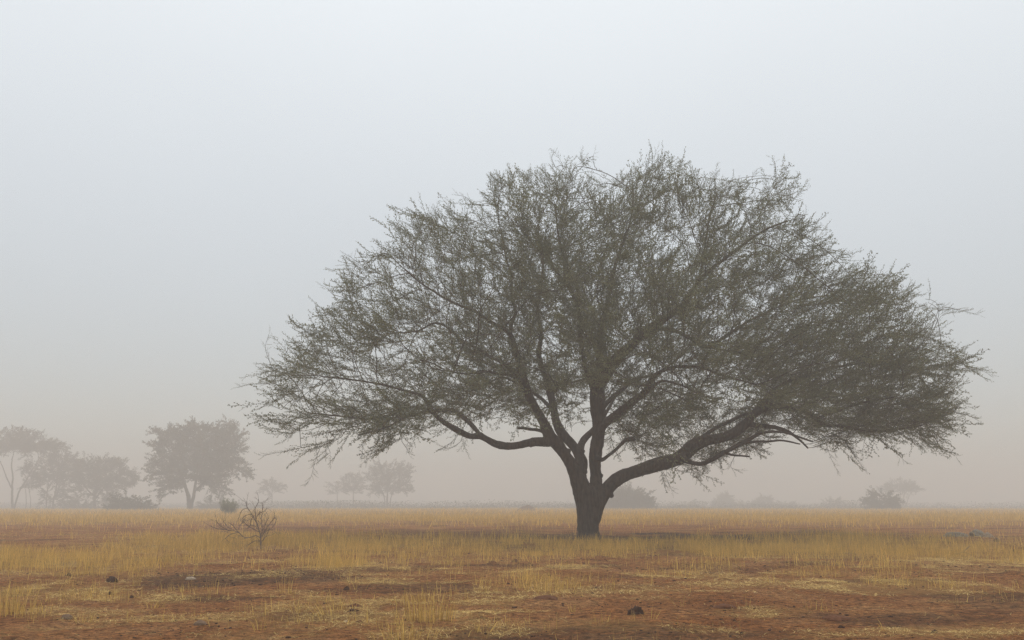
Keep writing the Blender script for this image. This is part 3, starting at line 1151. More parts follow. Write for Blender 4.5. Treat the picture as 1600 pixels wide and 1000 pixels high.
    V, F3, F4 = wood.arrays()
    F4 = np.concatenate([F4, wf + len(V)])
    V = np.concatenate([V, wv])
    print('wood faces', len(F4), 'leaf faces', len(lf))
    crown = mesh_obj('crown', V, F3, F4, M_WOOD, root, False, origin=BASE)
    mesh_obj('foliage', lv, None, lf, M_LEAF, crown, False, attr4=lt, origin=BASE)
    return root


build_main_tree()

# ------------------------------------------------------------------ background trees and bushes


def far_plant(name, base_px, Y, stems, polys, natt, label, cat, group=None, mat=None, trunk_r=0.3, step=0.55, kill=0.8, ntw=1.0, leafscale=1.0, flat=0.8, seed=1, droop=False, shell=0.7):
    K = 1.8
    Y, step, kill, leafscale = Y * K, step * K, kill * K, leafscale * K * .55
    r = np.random.default_rng(seed)
    b = at(base_px, 790, Y)
    b[2] = float(gheight(b[0], b[1]))
    root = empty(name, b, label, cat, group)
    tb = MB()
    N0, D0 = [], []
    for st in stems:
        pts = []
        for i, s_ in enumerate(st):
            if len(s_) == 4:
                px, py, rr, dy = s_
            else:
                px, py, rr = s_
                dy = 0
            rr *= .68
            q = at(px, py, Y + dy)
            if i == 0 and py is not None and py > 770 and rr > 0 and s_[1] >= 780:
                q[2] = b[2] - 0.1
            pts.append((q[0], q[1], q[2], rr * (Y + dy) / F))
        S = smooth_chain(pts, 0.4)
        S[:, :3] += r.normal(0, 0.03, (len(S), 3))
        tb.tube(S[:, :3], S[:, 3], 8, True, 0.1)
        T = np.gradient(S[:, :3], axis=0)
        T /= np.linalg.norm(T, axis=1)[:, None] + 1e-9
        k = len(S) // 3
        N0.append(S[k:, :3])
        D0.append(T[k:])
    V, F3, F4 = tb.arrays()
    mesh_obj('trunk', V, F3, F4, M_BARK, root, True, origin=b)
    N0, D0 = np.concatenate(N0), np.concatenate(D0)
    att = np.concatenate([crown_points(shrink(pl, .88 if step > .7 else .74, np.mean(pl, 0) + ([0, 0] if step > .7 else [0, 2])), max(20, int(natt * w * 1.3)), Y, flat, r, shell) for pl, w in polys])
    P, par, D = colonise(N0, D0, att, step, kill, 50.0, 60, 0.8, 0.12, r, np.array([b[0], b[1], b[2] + 3.0]), 0.4)
    n0 = len(N0)
    R, kids = radii(par, n0, 0.02, 2.3)
    wood = MB()
    branch_tubes(wood, P, par, R, n0, trunk_r, 3, 5)
    idx = np.arange(n0, len(P))
    thin = idx[R[idx] < 0.09]
    m = r.random(len(thin)) < ntw
    ids_ = np.concatenate([thin[m], thin, idx[kids[idx] == 0]])
    fo = P[ids_] - np.array([b[0], b[1], b[2] + 3.0])
    fo /= np.linalg.norm(fo, axis=1)[:, None]
    fo[:, 2] *= .6
    d = D[ids_] * .5 + fo * .6 + r.normal(0, .35, (len(ids_), 3))
    if droop:
        d[:, 2] -= 0.3
    temps = [spray_template(300 + i, 2.0, 1.5, 2.5 if step > .7 else 3.2, 4) for i in range(8)]
    sc = r.uniform(.5, 1.25, len(ids_)) * (1.5 if step > 0.7 else .5)
    pick = r.random(len(ids_)) < (.7 if step > 0.7 else 1.0)
    ids_, d, sc = ids_[pick], d[pick], sc[pick]
    (wv, wf), (lv, lf, lt) = place_twigs(temps, P[ids_], d, sc, r, .4)
    V, F3, F4 = wood.arrays()
    F4 = np.concatenate([F4, wf + len(V)])
    V = np.concatenate([V, wv])
    crown = mesh_obj('crown', V, F3, F4, M_WOOD, root, False, origin=b)
    mesh_obj('foliage', lv, None, lf, mat or M_FARLEAF, crown, False, attr4=lt, origin=b)
    return root


# broad tree left of the big acacia
far_plant('acacia_tree', 296, 140, [
    [(296, 797, 6), (295, 780, 5.2), (292, 768, 4), (286, 750, 3), (276, 725, 2.2), (262, 700, 1.5)],
    [(298, 785, 4.2), (303, 772, 3.6), (306, 752, 2.8), (310, 728, 2), (314, 695, 1.4)],
    [(304, 768, 2.6), (322, 750, 2.2), (342, 728, 1.6), (365, 705, 1.1)]],
    [([(232, 675), (250, 668), (272, 674), (300, 666), (320, 662), (340, 675), (360, 662), (378, 668), (388, 682), (380, 700), (385, 710), (366, 712), (380, 722), (392, 745),
       (370, 738), (350, 732), (346, 742), (345, 765), (352, 780), (335, 775), (312, 768), (300, 752), (285, 768), (262, 776), (250, 768), (245, 752), (228, 745), (240, 732), (230, 722), (248, 708), (232, 700), (240, 688)], 1)],
    2300, 'broad bushy tree in the fog, alone between the thicket at left and the big acacia', 'tree', 'trees fading in the fog', seed=21)
# flat topped tree at the left edge
far_plant('acacia_tree', 20, 172, [
    [(20, 797, 3.2), (19, 780, 2.6), (19, 762, 2.2), (20, 745, 1.8), (18, 725, 1.4), (22, 705, 1)],
    [(22, 790, 2.4), (30, 768, 1.8), (40, 752, 1.4), (50, 735, 1.1), (62, 715, .8)],
    [(19, 765, 1.6), (10, 745, 1.3), (2, 725, 1), (-8, 708, .8)]],
    [([(-45, 700), (-20, 684), (5, 678), (30, 677), (55, 684), (80, 694), (108, 700), (95, 706), (75, 708), (50, 712), (25, 708), (0, 712), (-30, 712)], 1), ([(28, 735), (60, 728), (70, 750), (40, 765)], .12)],
    750, 'tall flat topped tree with bare forking stems at the left edge', 'tree', 'trees fading in the fog', seed=22)
far_plant('acacia_tree', 78, 176, [
    [(82, 797, 2.4), (84, 780, 2), (88, 762, 1.6), (90, 740, 1.2), (92, 722, .9)], [(72, 797, 1.6), (73, 775, 1.3), (76, 755, 1)]],
    [([(62, 722), (70, 705), (88, 700), (104, 706), (118, 714), (122, 735), (118, 758), (98, 768), (70, 766), (56, 752), (66, 738)], 1), ([(60, 775), (80, 766), (112, 768), (118, 790), (70, 792)], .12)],
    800, 'narrow dark tree between the flat topped tree and the low wide tree', 'tree', 'trees fading in the fog', seed=23)
far_plant('acacia_tree', 150, 170, [
    [(148, 797, 4), (148, 780, 3.2), (150, 765, 2.4), (152, 745, 1.7), (152, 730, 1.2)], [(150, 778, 2), (164, 760, 1.5), (182, 745, 1.1)], [(148, 776, 2), (134, 762, 1.4), (124, 745, 1)]],
    [([(108, 735), (120, 722), (136, 720), (152, 718), (170, 720), (188, 724), (200, 734), (214, 745), (216, 755), (204, 762), (190, 768), (160, 768), (130, 770), (112, 760)], 1), ([(105, 780), (125, 768), (175, 768), (192, 778), (180, 792), (112, 792)], .12)],
    1000, 'low wide rounded tree on thick stem, right end of the thicket at left', 'tree', 'trees fading in the fog', seed=24)
far_plant('thin_tree', 42, 174, [[(40, 797, .9), (41, 782, .8), (40, 765, .7)], [(47, 797, .8), (48, 785, .7), (46, 768, .6)]],
          [([(30, 768), (40, 756), (56, 756), (60, 768), (46, 772)], 1)], 160, 'pair of thin stems under the edge of the flat topped tree', 'tree', 'trees fading in the fog', seed=25)
# far small group
far_plant('acacia_tree', 605, 205, [[(605, 790, 2.2), (605, 778, 1.9), (606, 765, 1.4), (608, 748, 1)], [(602, 790, 1.2), (600, 775, 1), (592, 758, .8)], [(609, 790, 1.3), (612, 774, 1), (622, 757, .8)]],
          [([(574, 750), (580, 735), (582, 724), (598, 726), (615, 728), (632, 727), (646, 733), (640, 748), (636, 760), (640, 772), (622, 772), (618, 782), (598, 778), (580, 776), (578, 762)], 1)],
          900, 'small rounded tree in the fog below the tip of the left limb, tallest of three', 'tree', 'trees fading in the fog', seed=26)
far_plant('acacia_tree', 550, 225, [[(552, 790, 1.4), (552, 775, 1.1), (552, 762, .8)]],
          [([(534, 760), (540, 746), (556, 742), (566, 750), (570, 765), (560, 776), (542, 776)], 1)],
          420, 'faint tree of middle height between two others below the left limb', 'tree', 'trees fading in the fog', seed=27)
far_plant('acacia_tree', 527, 240, [[(527, 790, 1.2), (527, 778, 1), (527, 768, .7)]],
          [([(514, 768), (520, 758), (532, 757), (540, 766), (536, 776), (520, 777)], 1)],
          220, 'lowest and faintest of the three small trees below the left limb', 'tree', 'trees fading in the fog', seed=28)
far_plant('acacia_tree', 425, 225, [[(425, 790, 1.4), (425, 778, 1.1), (425, 768, .8)]],
          [([(408, 764), (416, 755), (432, 754), (442, 762), (440, 772), (424, 776), (410, 772)], 1)],
          260, 'tiny faint tree standing just behind the dead bush', 'tree', 'trees fading in the fog', seed=29)
far_plant('acacia_tree', 1412, 240, [[(1412, 790, 1.2), (1412, 778, 1), (1414, 768, .8)], [(1413, 782, .8), (1422, 772, .6), (1430, 766, .5)]],
          [([(1374, 766), (1385, 759), (1405, 756), (1425, 757), (1442, 768), (1425, 772), (1400, 768), (1385, 770)], 1)],
          260, 'faint flat topped tree behind the dark bush at right', 'tree', 'trees fading in the fog', seed=30)


def stems_from(cx, w, n, top, base=797, r0=1.0):
    out = []
    for i in range(n):
        f = (i + .5) / n - .5
        out.append([(cx + f * w * .35, base, r0), (cx + f * w * .6, (base + top) / 2, r0 * .7), (cx + f * w * .8, top + 4, r0 * .4)])
    return out


def bush(px, w, h, Y, base, label, seed, natt=300, mat=None, spiky=False, leafscale=.8, group='bushes fading in the fog'):
    r = np.random.default_rng(seed)
    a = np.linspace(math.pi, 0, 11)
    pl = [(px + math.cos(t) * w / 2 * r.uniform(.92, 1.06), base - 2 - math.sin(t) * (h - 2) * r.uniform(.85, 1.08)) for t in a]
    return far_plant('bush', px, Y, stems_from(px, w, 5, base - h, base + 1, 0.8), [(pl, 1)], int(natt * 1.5), label, 'bush', group, mat, 0.06, 0.42, 0.4, 1.0, leafscale, 0.85, seed, shell=.9)


bush(208, 62, 20, 125, 801, 'low dark dome shaped bush between the thicket and the broad tree', 41, 620)
bush(337, 40, 14, 165, 797, 'low faint bush beneath the right side of the broad tree', 42, 200)
bush(982, 70, 28, 150, 797, 'wide dark bush just right of the big trunk, under the right limb', 43, 600)
bush(1378, 46, 22, 150, 797, 'compact dark rounded bush at the far right, before the faint flat topped tree', 44, 520)
bush(1132, 30, 18, 265, 795, 'tallest of the ragged faint bushes right of the big trunk', 45, 230)
bush(1090, 20, 11, 265, 795, 'small faint bush nearest the right of the big trunk', 46, 120)
bush(1192, 30, 16, 268, 795, 'rounded faint bush in the middle of the distant row', 47, 220)
bush(1228, 26, 10, 270, 795, 'low faint bush right beside the rounded middle one of the distant row', 48, 140)
bush(1303, 24, 14, 255, 796, 'small faint bush left of the compact dark bush', 49, 170)
bush(1165, 22, 9, 272, 795, 'low faint bush filling the gap between tallest and rounded ones', 50, 120)


def distant_scrub():
    r = np.random.default_rng(90)
    n = 420000
    Y = r.uniform(290, 640, n)
    X = r.uniform(-1, 1, n) * Y * .62
    f = fbm(X / 26, Y / 40, 3, 171)
    hgt = np.clip((f - .50) * 5, 0, 1) * r.uniform(0, 1, n) ** 1.8 * 2.8
    k = hgt > .02
    X, Y, hgt = X[k], Y[k], hgt[k]
    n = len(X)
    C = np.stack([X, Y, gheight(X, Y) + hgt], 1)
    o = r.normal(0, 1, (n, 3))
    o /= np.linalg.norm(o, axis=1)[:, None]
    q = np.cross(o, r.normal(0, 1, (n, 3)))
    q /= np.linalg.norm(q, axis=1)[:, None]
    l_ = r.uniform(.1, .26, n)[:, None]
    V = np.stack([C - o * l_, C + q * l_ * .5, C + o * l_, C - q * l_ * .5], 1).reshape(-1, 3)
    i = np.arange(n) * 4
    o_ = mesh_obj('distant_scrub', V, None, np.stack([i, i + 1, i + 2, i + 3], 1), M_FARLEAF, attr4=r.random(n))
    prop(o_, 'faint low scrub melting into the fog along the horizon', 'scrub', kind='stuff')


distant_scrub()


def broom_shrub():
    """upright green shrub behind the dead bush"""
    r = np.random.default_rng(60)
    Y = 132.0
    b = at(357, 803, Y)
    b[2] = float(gheight(b[0], b[1]))
    root = empty('shrub', b, 'green upright broom shaped shrub in the grass behind the dead bush', 'shrub')
    st = MB()
    LV, LF, LT = [], [], []
    n = 0
    for i in range(70):
        x = r.uniform(-1.05, 1.05)
        y = r.uniform(-.8, .8)
        h = r.uniform(1.1, 2.15) * (1 - .2 * abs(x))
        p0 = b + np.array([x * .6, y * .6, -.05])
        p1 = b + np.array([x * .9, y * .9, h * .55])
        p2 = b + np.array([x * 1.08 + r.normal(0, .05), y * 1.1, h])
        st.tube([p0, p1, p2], [.02, .015, .006], 3, False)
        for j in range(34):
            t = r.uniform(.08, 1)
            q = (p0 * (1 - t) + p2 * t) + r.normal(0, .04, 3)
            o = np.array([r.normal(0, .4), r.normal(0, .4), 1])
            o /= np.linalg.norm(o)
            s = np.cross(o, r.normal(0, 1, 3))
            s /= np.linalg.norm(s)
            l_ = r.uniform(.16, .3)
            LV.append([q, q + o * l_ * .5 + s * .025, q + o * l_, q + o * l_ * .5 - s * .025])
            LF.append((n, n + 1, n + 2, n + 3))
            LT.append(r.random())
            n += 4
    V, F3, F4 = st.arrays()
    mesh_obj('stem', V, F3, F4, M_WOOD, root, origin=b)
    mesh_obj('foliage', np.array(LV).reshape(-1, 3), None, LF, M_GREEN, root, attr4=np.array(LT), origin=b)


broom_shrub()


# ------------------------------------------------------------------ dead bush
def dead_bush():
    r = np.random.default_rng(5)
    b = ground_at(407, 857)
    Y = b[1]
    root = empty('dead_bush', b, 'bare dead bush of tangled dark twigs standing in the yellow grass at left', 'dead bush')
    ch = [
        [(407, 859, 1.6), (407, 848, 1.5), (407, 838, 1.3), (405, 829, 1.1), (400, 816, .9), (393, 803, .8), (386, 793, .7), (386, 783, .35)],
        [(409, 858, 1.3), (408, 840, 1.1), (410, 826, .9), (408, 812, .75), (410, 798, .6), (409, 785, .25)],
        [(405, 830, .9), (401, 815, .7), (399, 805, .6), (399, 794, .5), (403, 786, .45), (404, 780, .3)],
        [(409, 834, 1), (411, 827, .8), (416, 816, .7), (420, 808, .4)],
        [(409, 838, 1), (413, 831, .8), (419, 822, .7), (425, 814, .6), (429, 809, .35)],
        [(412, 833, .8), (419, 828, .6), (426, 824, .5), (431, 815, .45), (430, 808, .3)],
        [(407, 840, 1.1), (399, 837, 1), (390, 840, .9), (380, 839, .8), (372, 831, .8), (365, 823, .6), (359, 817, .35)],
        [(373, 831, .8), (362, 829, .7), (347, 827, .6), (339, 826, .5), (330, 822, .3)],
        [(366, 829, .6), (357, 824, .5), (350, 816, .3)],
        [(406, 832, 1), (395, 826, .8), (388, 822, .7), (381, 816, .35)],
        [(390, 823, .6), (393, 812, .5), (396, 806, .3)],
        [(372, 828, .6), (376, 820, .5), (381, 814, .3)],
        [(394, 804, .5), (387, 804, .45), (380, 809, .4), (380, 816, .25)],
        [(386, 794, .4), (380, 796, .35), (376, 801, .25)],
        [(400, 812, .5), (404, 803, .45), (410, 800, .3)],
        [(403, 827, .6), (394, 820, .5), (386, 826, .3)],
        [(374, 832, .6), (360, 835, .5), (352, 842, .25)],
        [(358, 829, .5), (345, 822, .4), (337, 813, .25)],
        [(410, 845, .9), (417, 836, .7), (420, 826, .4)],
        [(405, 845, .8), (396, 846, .6), (388, 852, .3)],
    ]
    mb = MB()
    tw = MB()
    for i, c in enumerate(ch):
        d1 = r.uniform(-.7, .7)
        P = np.array(c)
        f = np.linspace(0, 1, len(c))
        pts = [(*at(a, bb, Y + d1 * t), rr * Y / F * .58) for (a, bb, rr), t in zip(c, f)]
        S = smooth_chain(pts, .07)
        S[:, :3] += r.normal(0, .005, (len(S), 3))
        (mb if i < 6 else tw).tube(S[:, :3], np.maximum(S[:, 3], .004), 5, True)
        T = np.gradient(S[:, :3], axis=0)
        for j in range(3, len(S)):
            if r.random() < .97:
                d = T[j] / np.linalg.norm(T[j]) * .6 + r.normal(0, .5, 3)
                d[2] += .15
                d /= np.linalg.norm(d)
                l_ = r.uniform(.1, .42)
                p0 = S[j, :3]
                bend = r.normal(0, .15, 3)
                p1 = p0 + d * l_ * .5
                p2 = p1 + (d + bend) * l_ * .5
                tw.tube([p0, p1, p2], [.005, .004, .0025], 3, False)
                if r.random() < .8:
                    e = d + r.normal(0, .6, 3)
                    tw.tube([p1, p1 + e * l_ * .4], [.004, .0025], 3, False)
    for m_, nm in ((mb, 'stem'), (tw, 'twigs')):
        V, F3, F4 = m_.arrays()
        mesh_obj(nm, V, F3, F4, M_DEAD, root, origin=b)


dead_bush()


# ------------------------------------------------------------------ grass
def blades(px, py, pz, H, W, r, lean=0.25, seed_heads=False, flatten=None):
    """vectorised grass blades; returns V, F3, F4 (with tints)"""
    n = len(px)
    a = r.uniform(0, 2 * math.pi, n)
    ld = r.uniform(0, 2 * math.pi, n)
    lm = np.abs(r.normal(0, lean, n)) * H
    base = np.stack([px, py, pz - 0.02], 1)
    side = np.stack([np.cos(a), np.sin(a), np.zeros(n)], 1) * (W / 2)[:, None]
    ldv = np.stack([np.cos(ld), np.sin(ld), np.zeros(n)], 1)
    up = np.array([0, 0, 1.0])
    if flatten is not None:
        mid = base + ldv * (H * 0.5)[:, None] + up * (H * flatten * .7)[:, None]
        tip = base + ldv * (H * 0.98)[:, None] + up * (H * flatten * r.uniform(.2, 1.2, n))[:, None]
    else:
        mid = base + up * (H * .55)[:, None] + ldv * (lm * .35)[:, None]
        tip = base + up * (H * np.clip(1 - .3 * (lm / H) ** 2, .4, 1))[:, None] + ldv * lm[:, None]
    V = np.stack([base - side, base + side, mid + side * .75, mid - side * .75, tip], 1).reshape(-1, 3)
    o = np.arange(n) * 5
    F4 = np.stack([o, o + 1, o + 2, o + 3], 1)
    F3 = np.stack([o + 3, o + 2, o + 4], 1)
    t = r.random(n)
    return V, F3, F4, t


def scatter(y0, y1, n, fn, r, spread=0.60):
    # uniform over the trapezoid seen
    Y = np.sqrt(r.uniform(y0 ** 2, y1 ** 2, n))
    X = r.uniform(-1, 1, n) * (Y * spread + 1.5)
    w = fn(X, Y)
    k = r.random(n) < w
    return X[k], Y[k]


def build_grass():
    r = np.random.default_rng(3)

    def wt(X, Y):
        tall, straw, dark, n = cover(X, Y)
        nn = fbm(X / .55, Y / .8, 4, 61)
        return np.clip(tall * (1.2 * np.clip((nn - .40) * 5.5, 0.04, 1)), 0, 1)
    specs = [(9.5, 22, 120000, .0045, .24), (22, 34, 130000, .006, .42), (34, 55, 150000, .010, .45), (55, 110, 160000, .022, .5), (110, 330, 150000, .05, .6), (330, 800, 60000, .22, 1.0)]
    Vs, F3s, F4s, Ts = [], [], [], []
    off = 0
    for y0, y1, n, w, h in specs:
        X, Y = scatter(y0, y1, n, wt, r)
        k = len(X)
        patchh = 0.45 + 0.75 * fbm(X / 4, Y / 4, 2, 71) + .5 * fbm(X / .8, Y / .8, 2, 73) ** 2
        H = h * patchh * r.uniform(.45, 1.15, k)
        W = w * r.uniform(.6, 1.1, k) * np.where(r.random(k) < .16, 2.3, .9)
        V, F3, F4, t = blades(X, Y, gheight(X, Y), H, W, r, .32)
        t = np.clip(t * .5 + .35 * fbm(X / 3, Y / 3, 2, 81) + .3 * (W > w * 1.25) + .1, 0, 1)
        Vs.append(V)
        F3s.append(F3 + off)
        F4s.append(F4 + off)
        Ts.append(t)
        off += len(V)
        print('grass', y0, k)
    t = np.concatenate(Ts)
    o = mesh_obj('dry_grass', np.concatenate(Vs), np.concatenate(F3s), np.concatenate(F4s), M_GRASS, attr3=t, attr4=t)
    prop(o, 'standing dry yellow grass spread over the plain in ragged bands', 'grass', kind='stuff')

    def ws(X, Y):
        tall, straw, dark, n = cover(X, Y)
        nn = fbm(X / .5, Y / .9, 3, 91)
        return np.clip(np.maximum(straw, tall * .4) * np.clip((nn - .38) * 4.5, .0, 1) + .012, 0, 1)
    Vs, F3s, F4s, Ts = [], [], [], []
    off = 0
    for y0, y1, n, w, h in [(9, 16, 170000, .0045, .14), (16, 28, 280000, .007, .2), (28, 50, 110000, .012, .25)]:
        X, Y = scatter(y0, y1, n, ws, r)
        k = len(X)
        V, F3, F4, t = blades(X, Y, gheight(X, Y) + .028, h * r.uniform(.4, 1.2, k), w * r.uniform(.6, 1.3, k), r, flatten=.16)
        Vs.append(V)
        F3s.append(F3 + off)
        F4s.append(F4 + off)
        Ts.append(t)
        off += len(V)
        print('straw', y0, k)
    t = np.concatenate(Ts)
    o = mesh_obj('fallen_straw', np.concatenate(Vs), np.concatenate(F3s), np.concatenate(F4s), M_STRAW, attr3=t, attr4=t)
    prop(o, 'trampled pale straw lying flat over the red soil', 'straw', kind='stuff')


build_grass()


def tuft(px, py, w, h, n, label, seed, fan=0.35, width=.006, dirx=0.0):
    r = np.random.default_rng(seed)
    b = ground_at(px, py)
    s = b[1] / F
    W_, H_ = w * s, h * s
    k = n
    a = r.normal(0, .32, k) * W_
    bb = r.normal(0, .25, k) * W_ * .8
    X, Y = b[0] + a, b[1] + bb
    Z = gheight(X, Y)
    H = H_ * r.uniform(.35, 1.05, k)
    base = np.stack([X, Y, Z - .02], 1)
    out = np.stack([a / W_ * 2.0 + dirx + r.normal(0, .25, k), bb / W_ * 2.0 + r.normal(0, .25, k), np.zeros(k)], 1) * fan
    up = np.array([0, 0, 1.0])
    mid = base + up * (H * .55)[:, None] + out * (H * .4)[:, None]
    tip = base + up * H[:, None] + out * (H * 1.05)[:, None] + r.normal(0, .012, (k, 3))
    an = r.uniform(0, math.pi, k)
    sd_ = np.stack([np.cos(an), np.sin(an), np.zeros(k)], 1) * (width / 2 * r.uniform(.7, 1.3, k))[:, None]
    V = np.stack([base - sd_, base + sd_, mid + sd_ * .8, mid - sd_ * .8, tip], 1).reshape(-1, 3)
    o = np.arange(k) * 5
    t = np.clip(r.random(k) * .8 + .15, 0, 1)
    ob = mesh_obj('grass_tuft', V, np.stack([o + 3, o + 2, o + 4], 1), np.stack([o, o + 1, o + 2, o + 3], 1), M_GRASS, origin=b, attr3=t, attr4=t)
    prop(ob, label, 'grass tuft', 'tufts of dry grass on the red soil')


TUFTS = [
    (660, 972, 46, 62, 80, 'tall stiff clump of golden stalks in the near foreground left of centre', .18, .007, 0),
    (694, 972, 34, 42, 50, 'shorter spreading clump touching the right side of the tallest clump', .35, .007, .2),
    (632, 1004, 60, 34, 70, 'wide ragged clump cut by the bottom edge of the picture', .4, .007, 0),
    (508, 966, 22, 36, 24, 'clump leaning hard to the left in bare soil, left of the tallest clump', .5, .007, -1.1),
    (525, 956, 26, 24, 22, 'low spiky clump just behind the left leaning clump', .6, .006, -.2),
    (447, 927, 26, 36, 26, 'thin upright clump alone on the dark soil at left centre', .2, .006, 0),
    (553, 922, 20, 26, 12, 'three or four long stalks spread in a fan beside a dark clod', .6, .006, -.4),
    (850, 924, 84, 36, 170, 'widest thick yellow clump growing on a soil mound at centre', .4, .007, 0),
    (14, 962, 66, 46, 110, 'thick clump at the left edge near the bottom', .3, .007, 0),
    (212, 914, 16, 32, 18, 'tall narrow sheaf beside the dark bare patch at left', .25, .006, .2),
    (408, 988, 24, 26, 16, 'small fan of stalks near the bottom left of centre', .8, .006, 0),
    (752, 990, 22, 28, 22, 'small forked clump near the bottom, right of the wide ragged clump', .7, .007, .2),
    (897, 957, 14, 20, 14, 'tiny orange tuft left of the black stump', .4, .006, 0),
    (762, 922, 40, 26, 40, 'fine pale clump between the tallest clump and the widest clump', .4, .006, 0),
    (1022, 972, 16, 30, 8, 'few long crossing stalks just right of the black stump', .8, .006, .6),
    (1382, 986, 8, 24, 4, 'single slanting stalks on bare soil at right near the bottom', .4, .007, -.4),
    (1062, 950, 14, 22, 8, 'sparse slanting stalks left of the wide red hump', .5, .006, -.5),
    (244, 948, 24, 18, 30, 'low bright yellow tuft on the red soil at left', .8, .006, .3),
    (140, 975, 40, 20, 26, 'low scraggly tuft beside the grey brown stone at left', .6, .006, 0),
    (1287, 958, 10, 16, 6, 'tiny thin tuft above the larger red hump at right', .4, .006, -.3),
]
for i, (px, py, w, h, n, lab, fan, wd, dx) in enumerate(TUFTS):
    tuft(px, py, w, h, n, lab, 500 + i, fan, wd, dx)


# ------------------------------------------------------------------ stones, clods, humps
def lump(name, px, py, w, h, mat, label, cat, seed, rough=.22, group=None, depth=.8, peak=1.0, Y=None, sink=.25):
    import bmesh
    r = np.random.default_rng(seed)
    b = ground_at(px, py) if Y is None else at(px, py, Y)
    if Y is not None:
        b[2] = float(gheight(b[0], b[1]))
    s = b[1] / F
    bm = bmesh.new()
    bmesh.ops.create_icosphere(bm, subdivisions=4, radius=1.0)
    co = np.array([v.co[:] for v in bm.verts])
    o = r.uniform(0, 50, 3)
    n1 = fbm(co[:, 0] * 1.3 + o[0] + co[:, 2], co[:, 1] * 1.3 + o[1] + co[:, 2] * .7, 4, seed) - .5
    n2 = fbm(co[:, 0] * 5 + o[2], co[:, 2] * 5 + co[:, 1] * 4, 3, seed + 5) - .5
    f = 1 + n1 * rough * 3 + n2 * rough
    co = co * f[:, None]
    co[:, 2] = np.sign(co[:, 2]) * np.abs(co[:, 2]) ** peak
    co *= np.array([w * s / 2, w * s / 2 * depth, h * s * (1 + sink)])
    co[:, 2] -= h * s * sink
    for v, c in zip(bm.verts, co):
        v.co = c
        # keep
    for f_ in bm.faces:
        f_.smooth = True
    me = bpy.data.meshes.new(name)
    bm.to_mesh(me)
    bm.free()
    me.materials.append(mat)
    ob = bpy.data.objects.new(name, me)
    ob.location = tuple(b)
    col.objects.link(ob)
    prop(ob, label, cat, group)
    return ob


lump('soil_stump', 994, 963, 22, 12, M_CLOD, 'small black jagged stump like clod on open soil at the bottom centre', 'soil clod', 1, .55, depth=.9, peak=1.3)
lump('soil_hump', 1132, 952, 38, 6, M_MOUND, 'low red brown soil hump right of the black stump', 'soil mound', 2, .15, 'low soil humps')
lump('soil_hump', 1306, 968, 46, 7, M_MOUND, 'larger flat red soil hump near the bottom right', 'soil mound', 3, .15, 'low soil humps')
lump('soil_hump', 556, 951, 24, 6, M_MOUND, 'dark red soil hump left of the tallest grass clump', 'soil mound', 4, .2, 'low soil humps')
lump('soil_hump', 560, 977, 12, 4, M_MOUND, 'very small dark hump below the hump left of the tallest clump', 'soil mound', 5, .25, 'low soil humps')
lump('soil_hump', 852, 936, 44, 6, M_MOUND, 'broad crumbly soil hump beneath the widest yellow clump', 'soil mound', 6, .2, 'low soil humps')
lump('soil_hump', 805, 876, 12, 5, M_MOUND, 'small rounded hump on bare soil before the trunk', 'soil mound', 7, .2, 'low soil humps')
lump('soil_clod', 174, 910, 17, 7, M_CLOD, 'largest dark brown clod at the left end of the dark patch', 'soil clod', 8, .3, 'dark soil clods')
lump('soil_clod', 173, 927, 9, 4, M_CLOD, 'dark clod lying in straw below the largest clod', 'soil clod', 9, .3, 'dark soil clods')
lump('soil_clod', 206, 932, 6, 4, M_CLOD, 'small dark clod in straw at left, right of the other two', 'soil clod', 10, .3, 'dark soil clods')
lump('soil_clod', 541, 923, 8, 5, M_CLOD, 'dark clod at the foot of the fanned stalks', 'soil clod', 11, .3, 'dark soil clods')
lump('soil_clod', 552, 960, 17, 3.4, M_CLOD, 'flat black clod between the two small red humps', 'soil clod', 12, .4, 'dark soil clods')
lump('soil_clod', 108, 898, 10, 4, M_CLOD, 'dark clod in the yellow grass at far left', 'soil clod', 13, .35, 'dark soil clods')
lump('soil_clod', 1460, 987, 8, 4, M_CLOD, 'dark clod beside straw near the bottom right', 'soil clod', 14, .35, 'dark soil clods')
lump('soil_clod', 1315, 981, 10, 3, M_CLOD, 'flat dark clod below the larger flat red hump', 'soil clod', 15, .35, 'dark soil clods')
lump('stone', 104, 967, 17, 7, M_STONE, 'rounded grey brown stone on the soil at lower left', 'stone', 16, .14, 'stones on the red soil')
lump('stone', 313, 980, 20, 7, M_STONE, 'larger grey stone near the bottom, right of the grey brown one', 'stone', 17, .12, 'stones on the red soil')
lump('stone', 298, 905, 17, 4.4, M_PALE, 'pale flat stone lying on the dark bare patch', 'stone', 18, .14, 'stones on the red soil')
lump('stone', 540, 975, 6, 1.8, M_PALE, 'tiny whitish chip of stone below the left leaning clump', 'stone', 19, .2, 'stones on the red soil')
# rocks at right
lump('rock', 1494, 840, 34, 7.5, M_ROCK, 'large grey flat topped rock in grass at right, leftmost of its group', 'rock', 31, .25, 'rocks in the grass at right', .7, .8)
lump('rock', 1526, 839, 24, 8, M_ROCK, 'brown peaked rock in the middle of the group at right', 'rock', 32, .35, 'rocks in the grass at right', .7)
lump('rock', 1545, 841, 18, 6.5, M_PALE, 'pale slanting rock in the group at right, beside the peaked one', 'rock', 33, .25, 'rocks in the grass at right', .7)
lump('rock', 1558, 847, 11, 5, M_STONE, 'small dark block at the right end of the rock group', 'rock', 34, .3, 'rocks in the grass at right', .8)
lump('rock', 1585, 864, 9, 4.4, M_CLOD, 'small dark rock alone in grass near the right edge', 'rock', 35, .3, 'rocks in the grass at right', .8)
lump('termite_mound', 823, 798, 27, 8, M_ANT, 'low far off soil mound in the fog left of the big trunk', 'soil mound', 36, .15, None, 1.0, 1.2, Y=190)


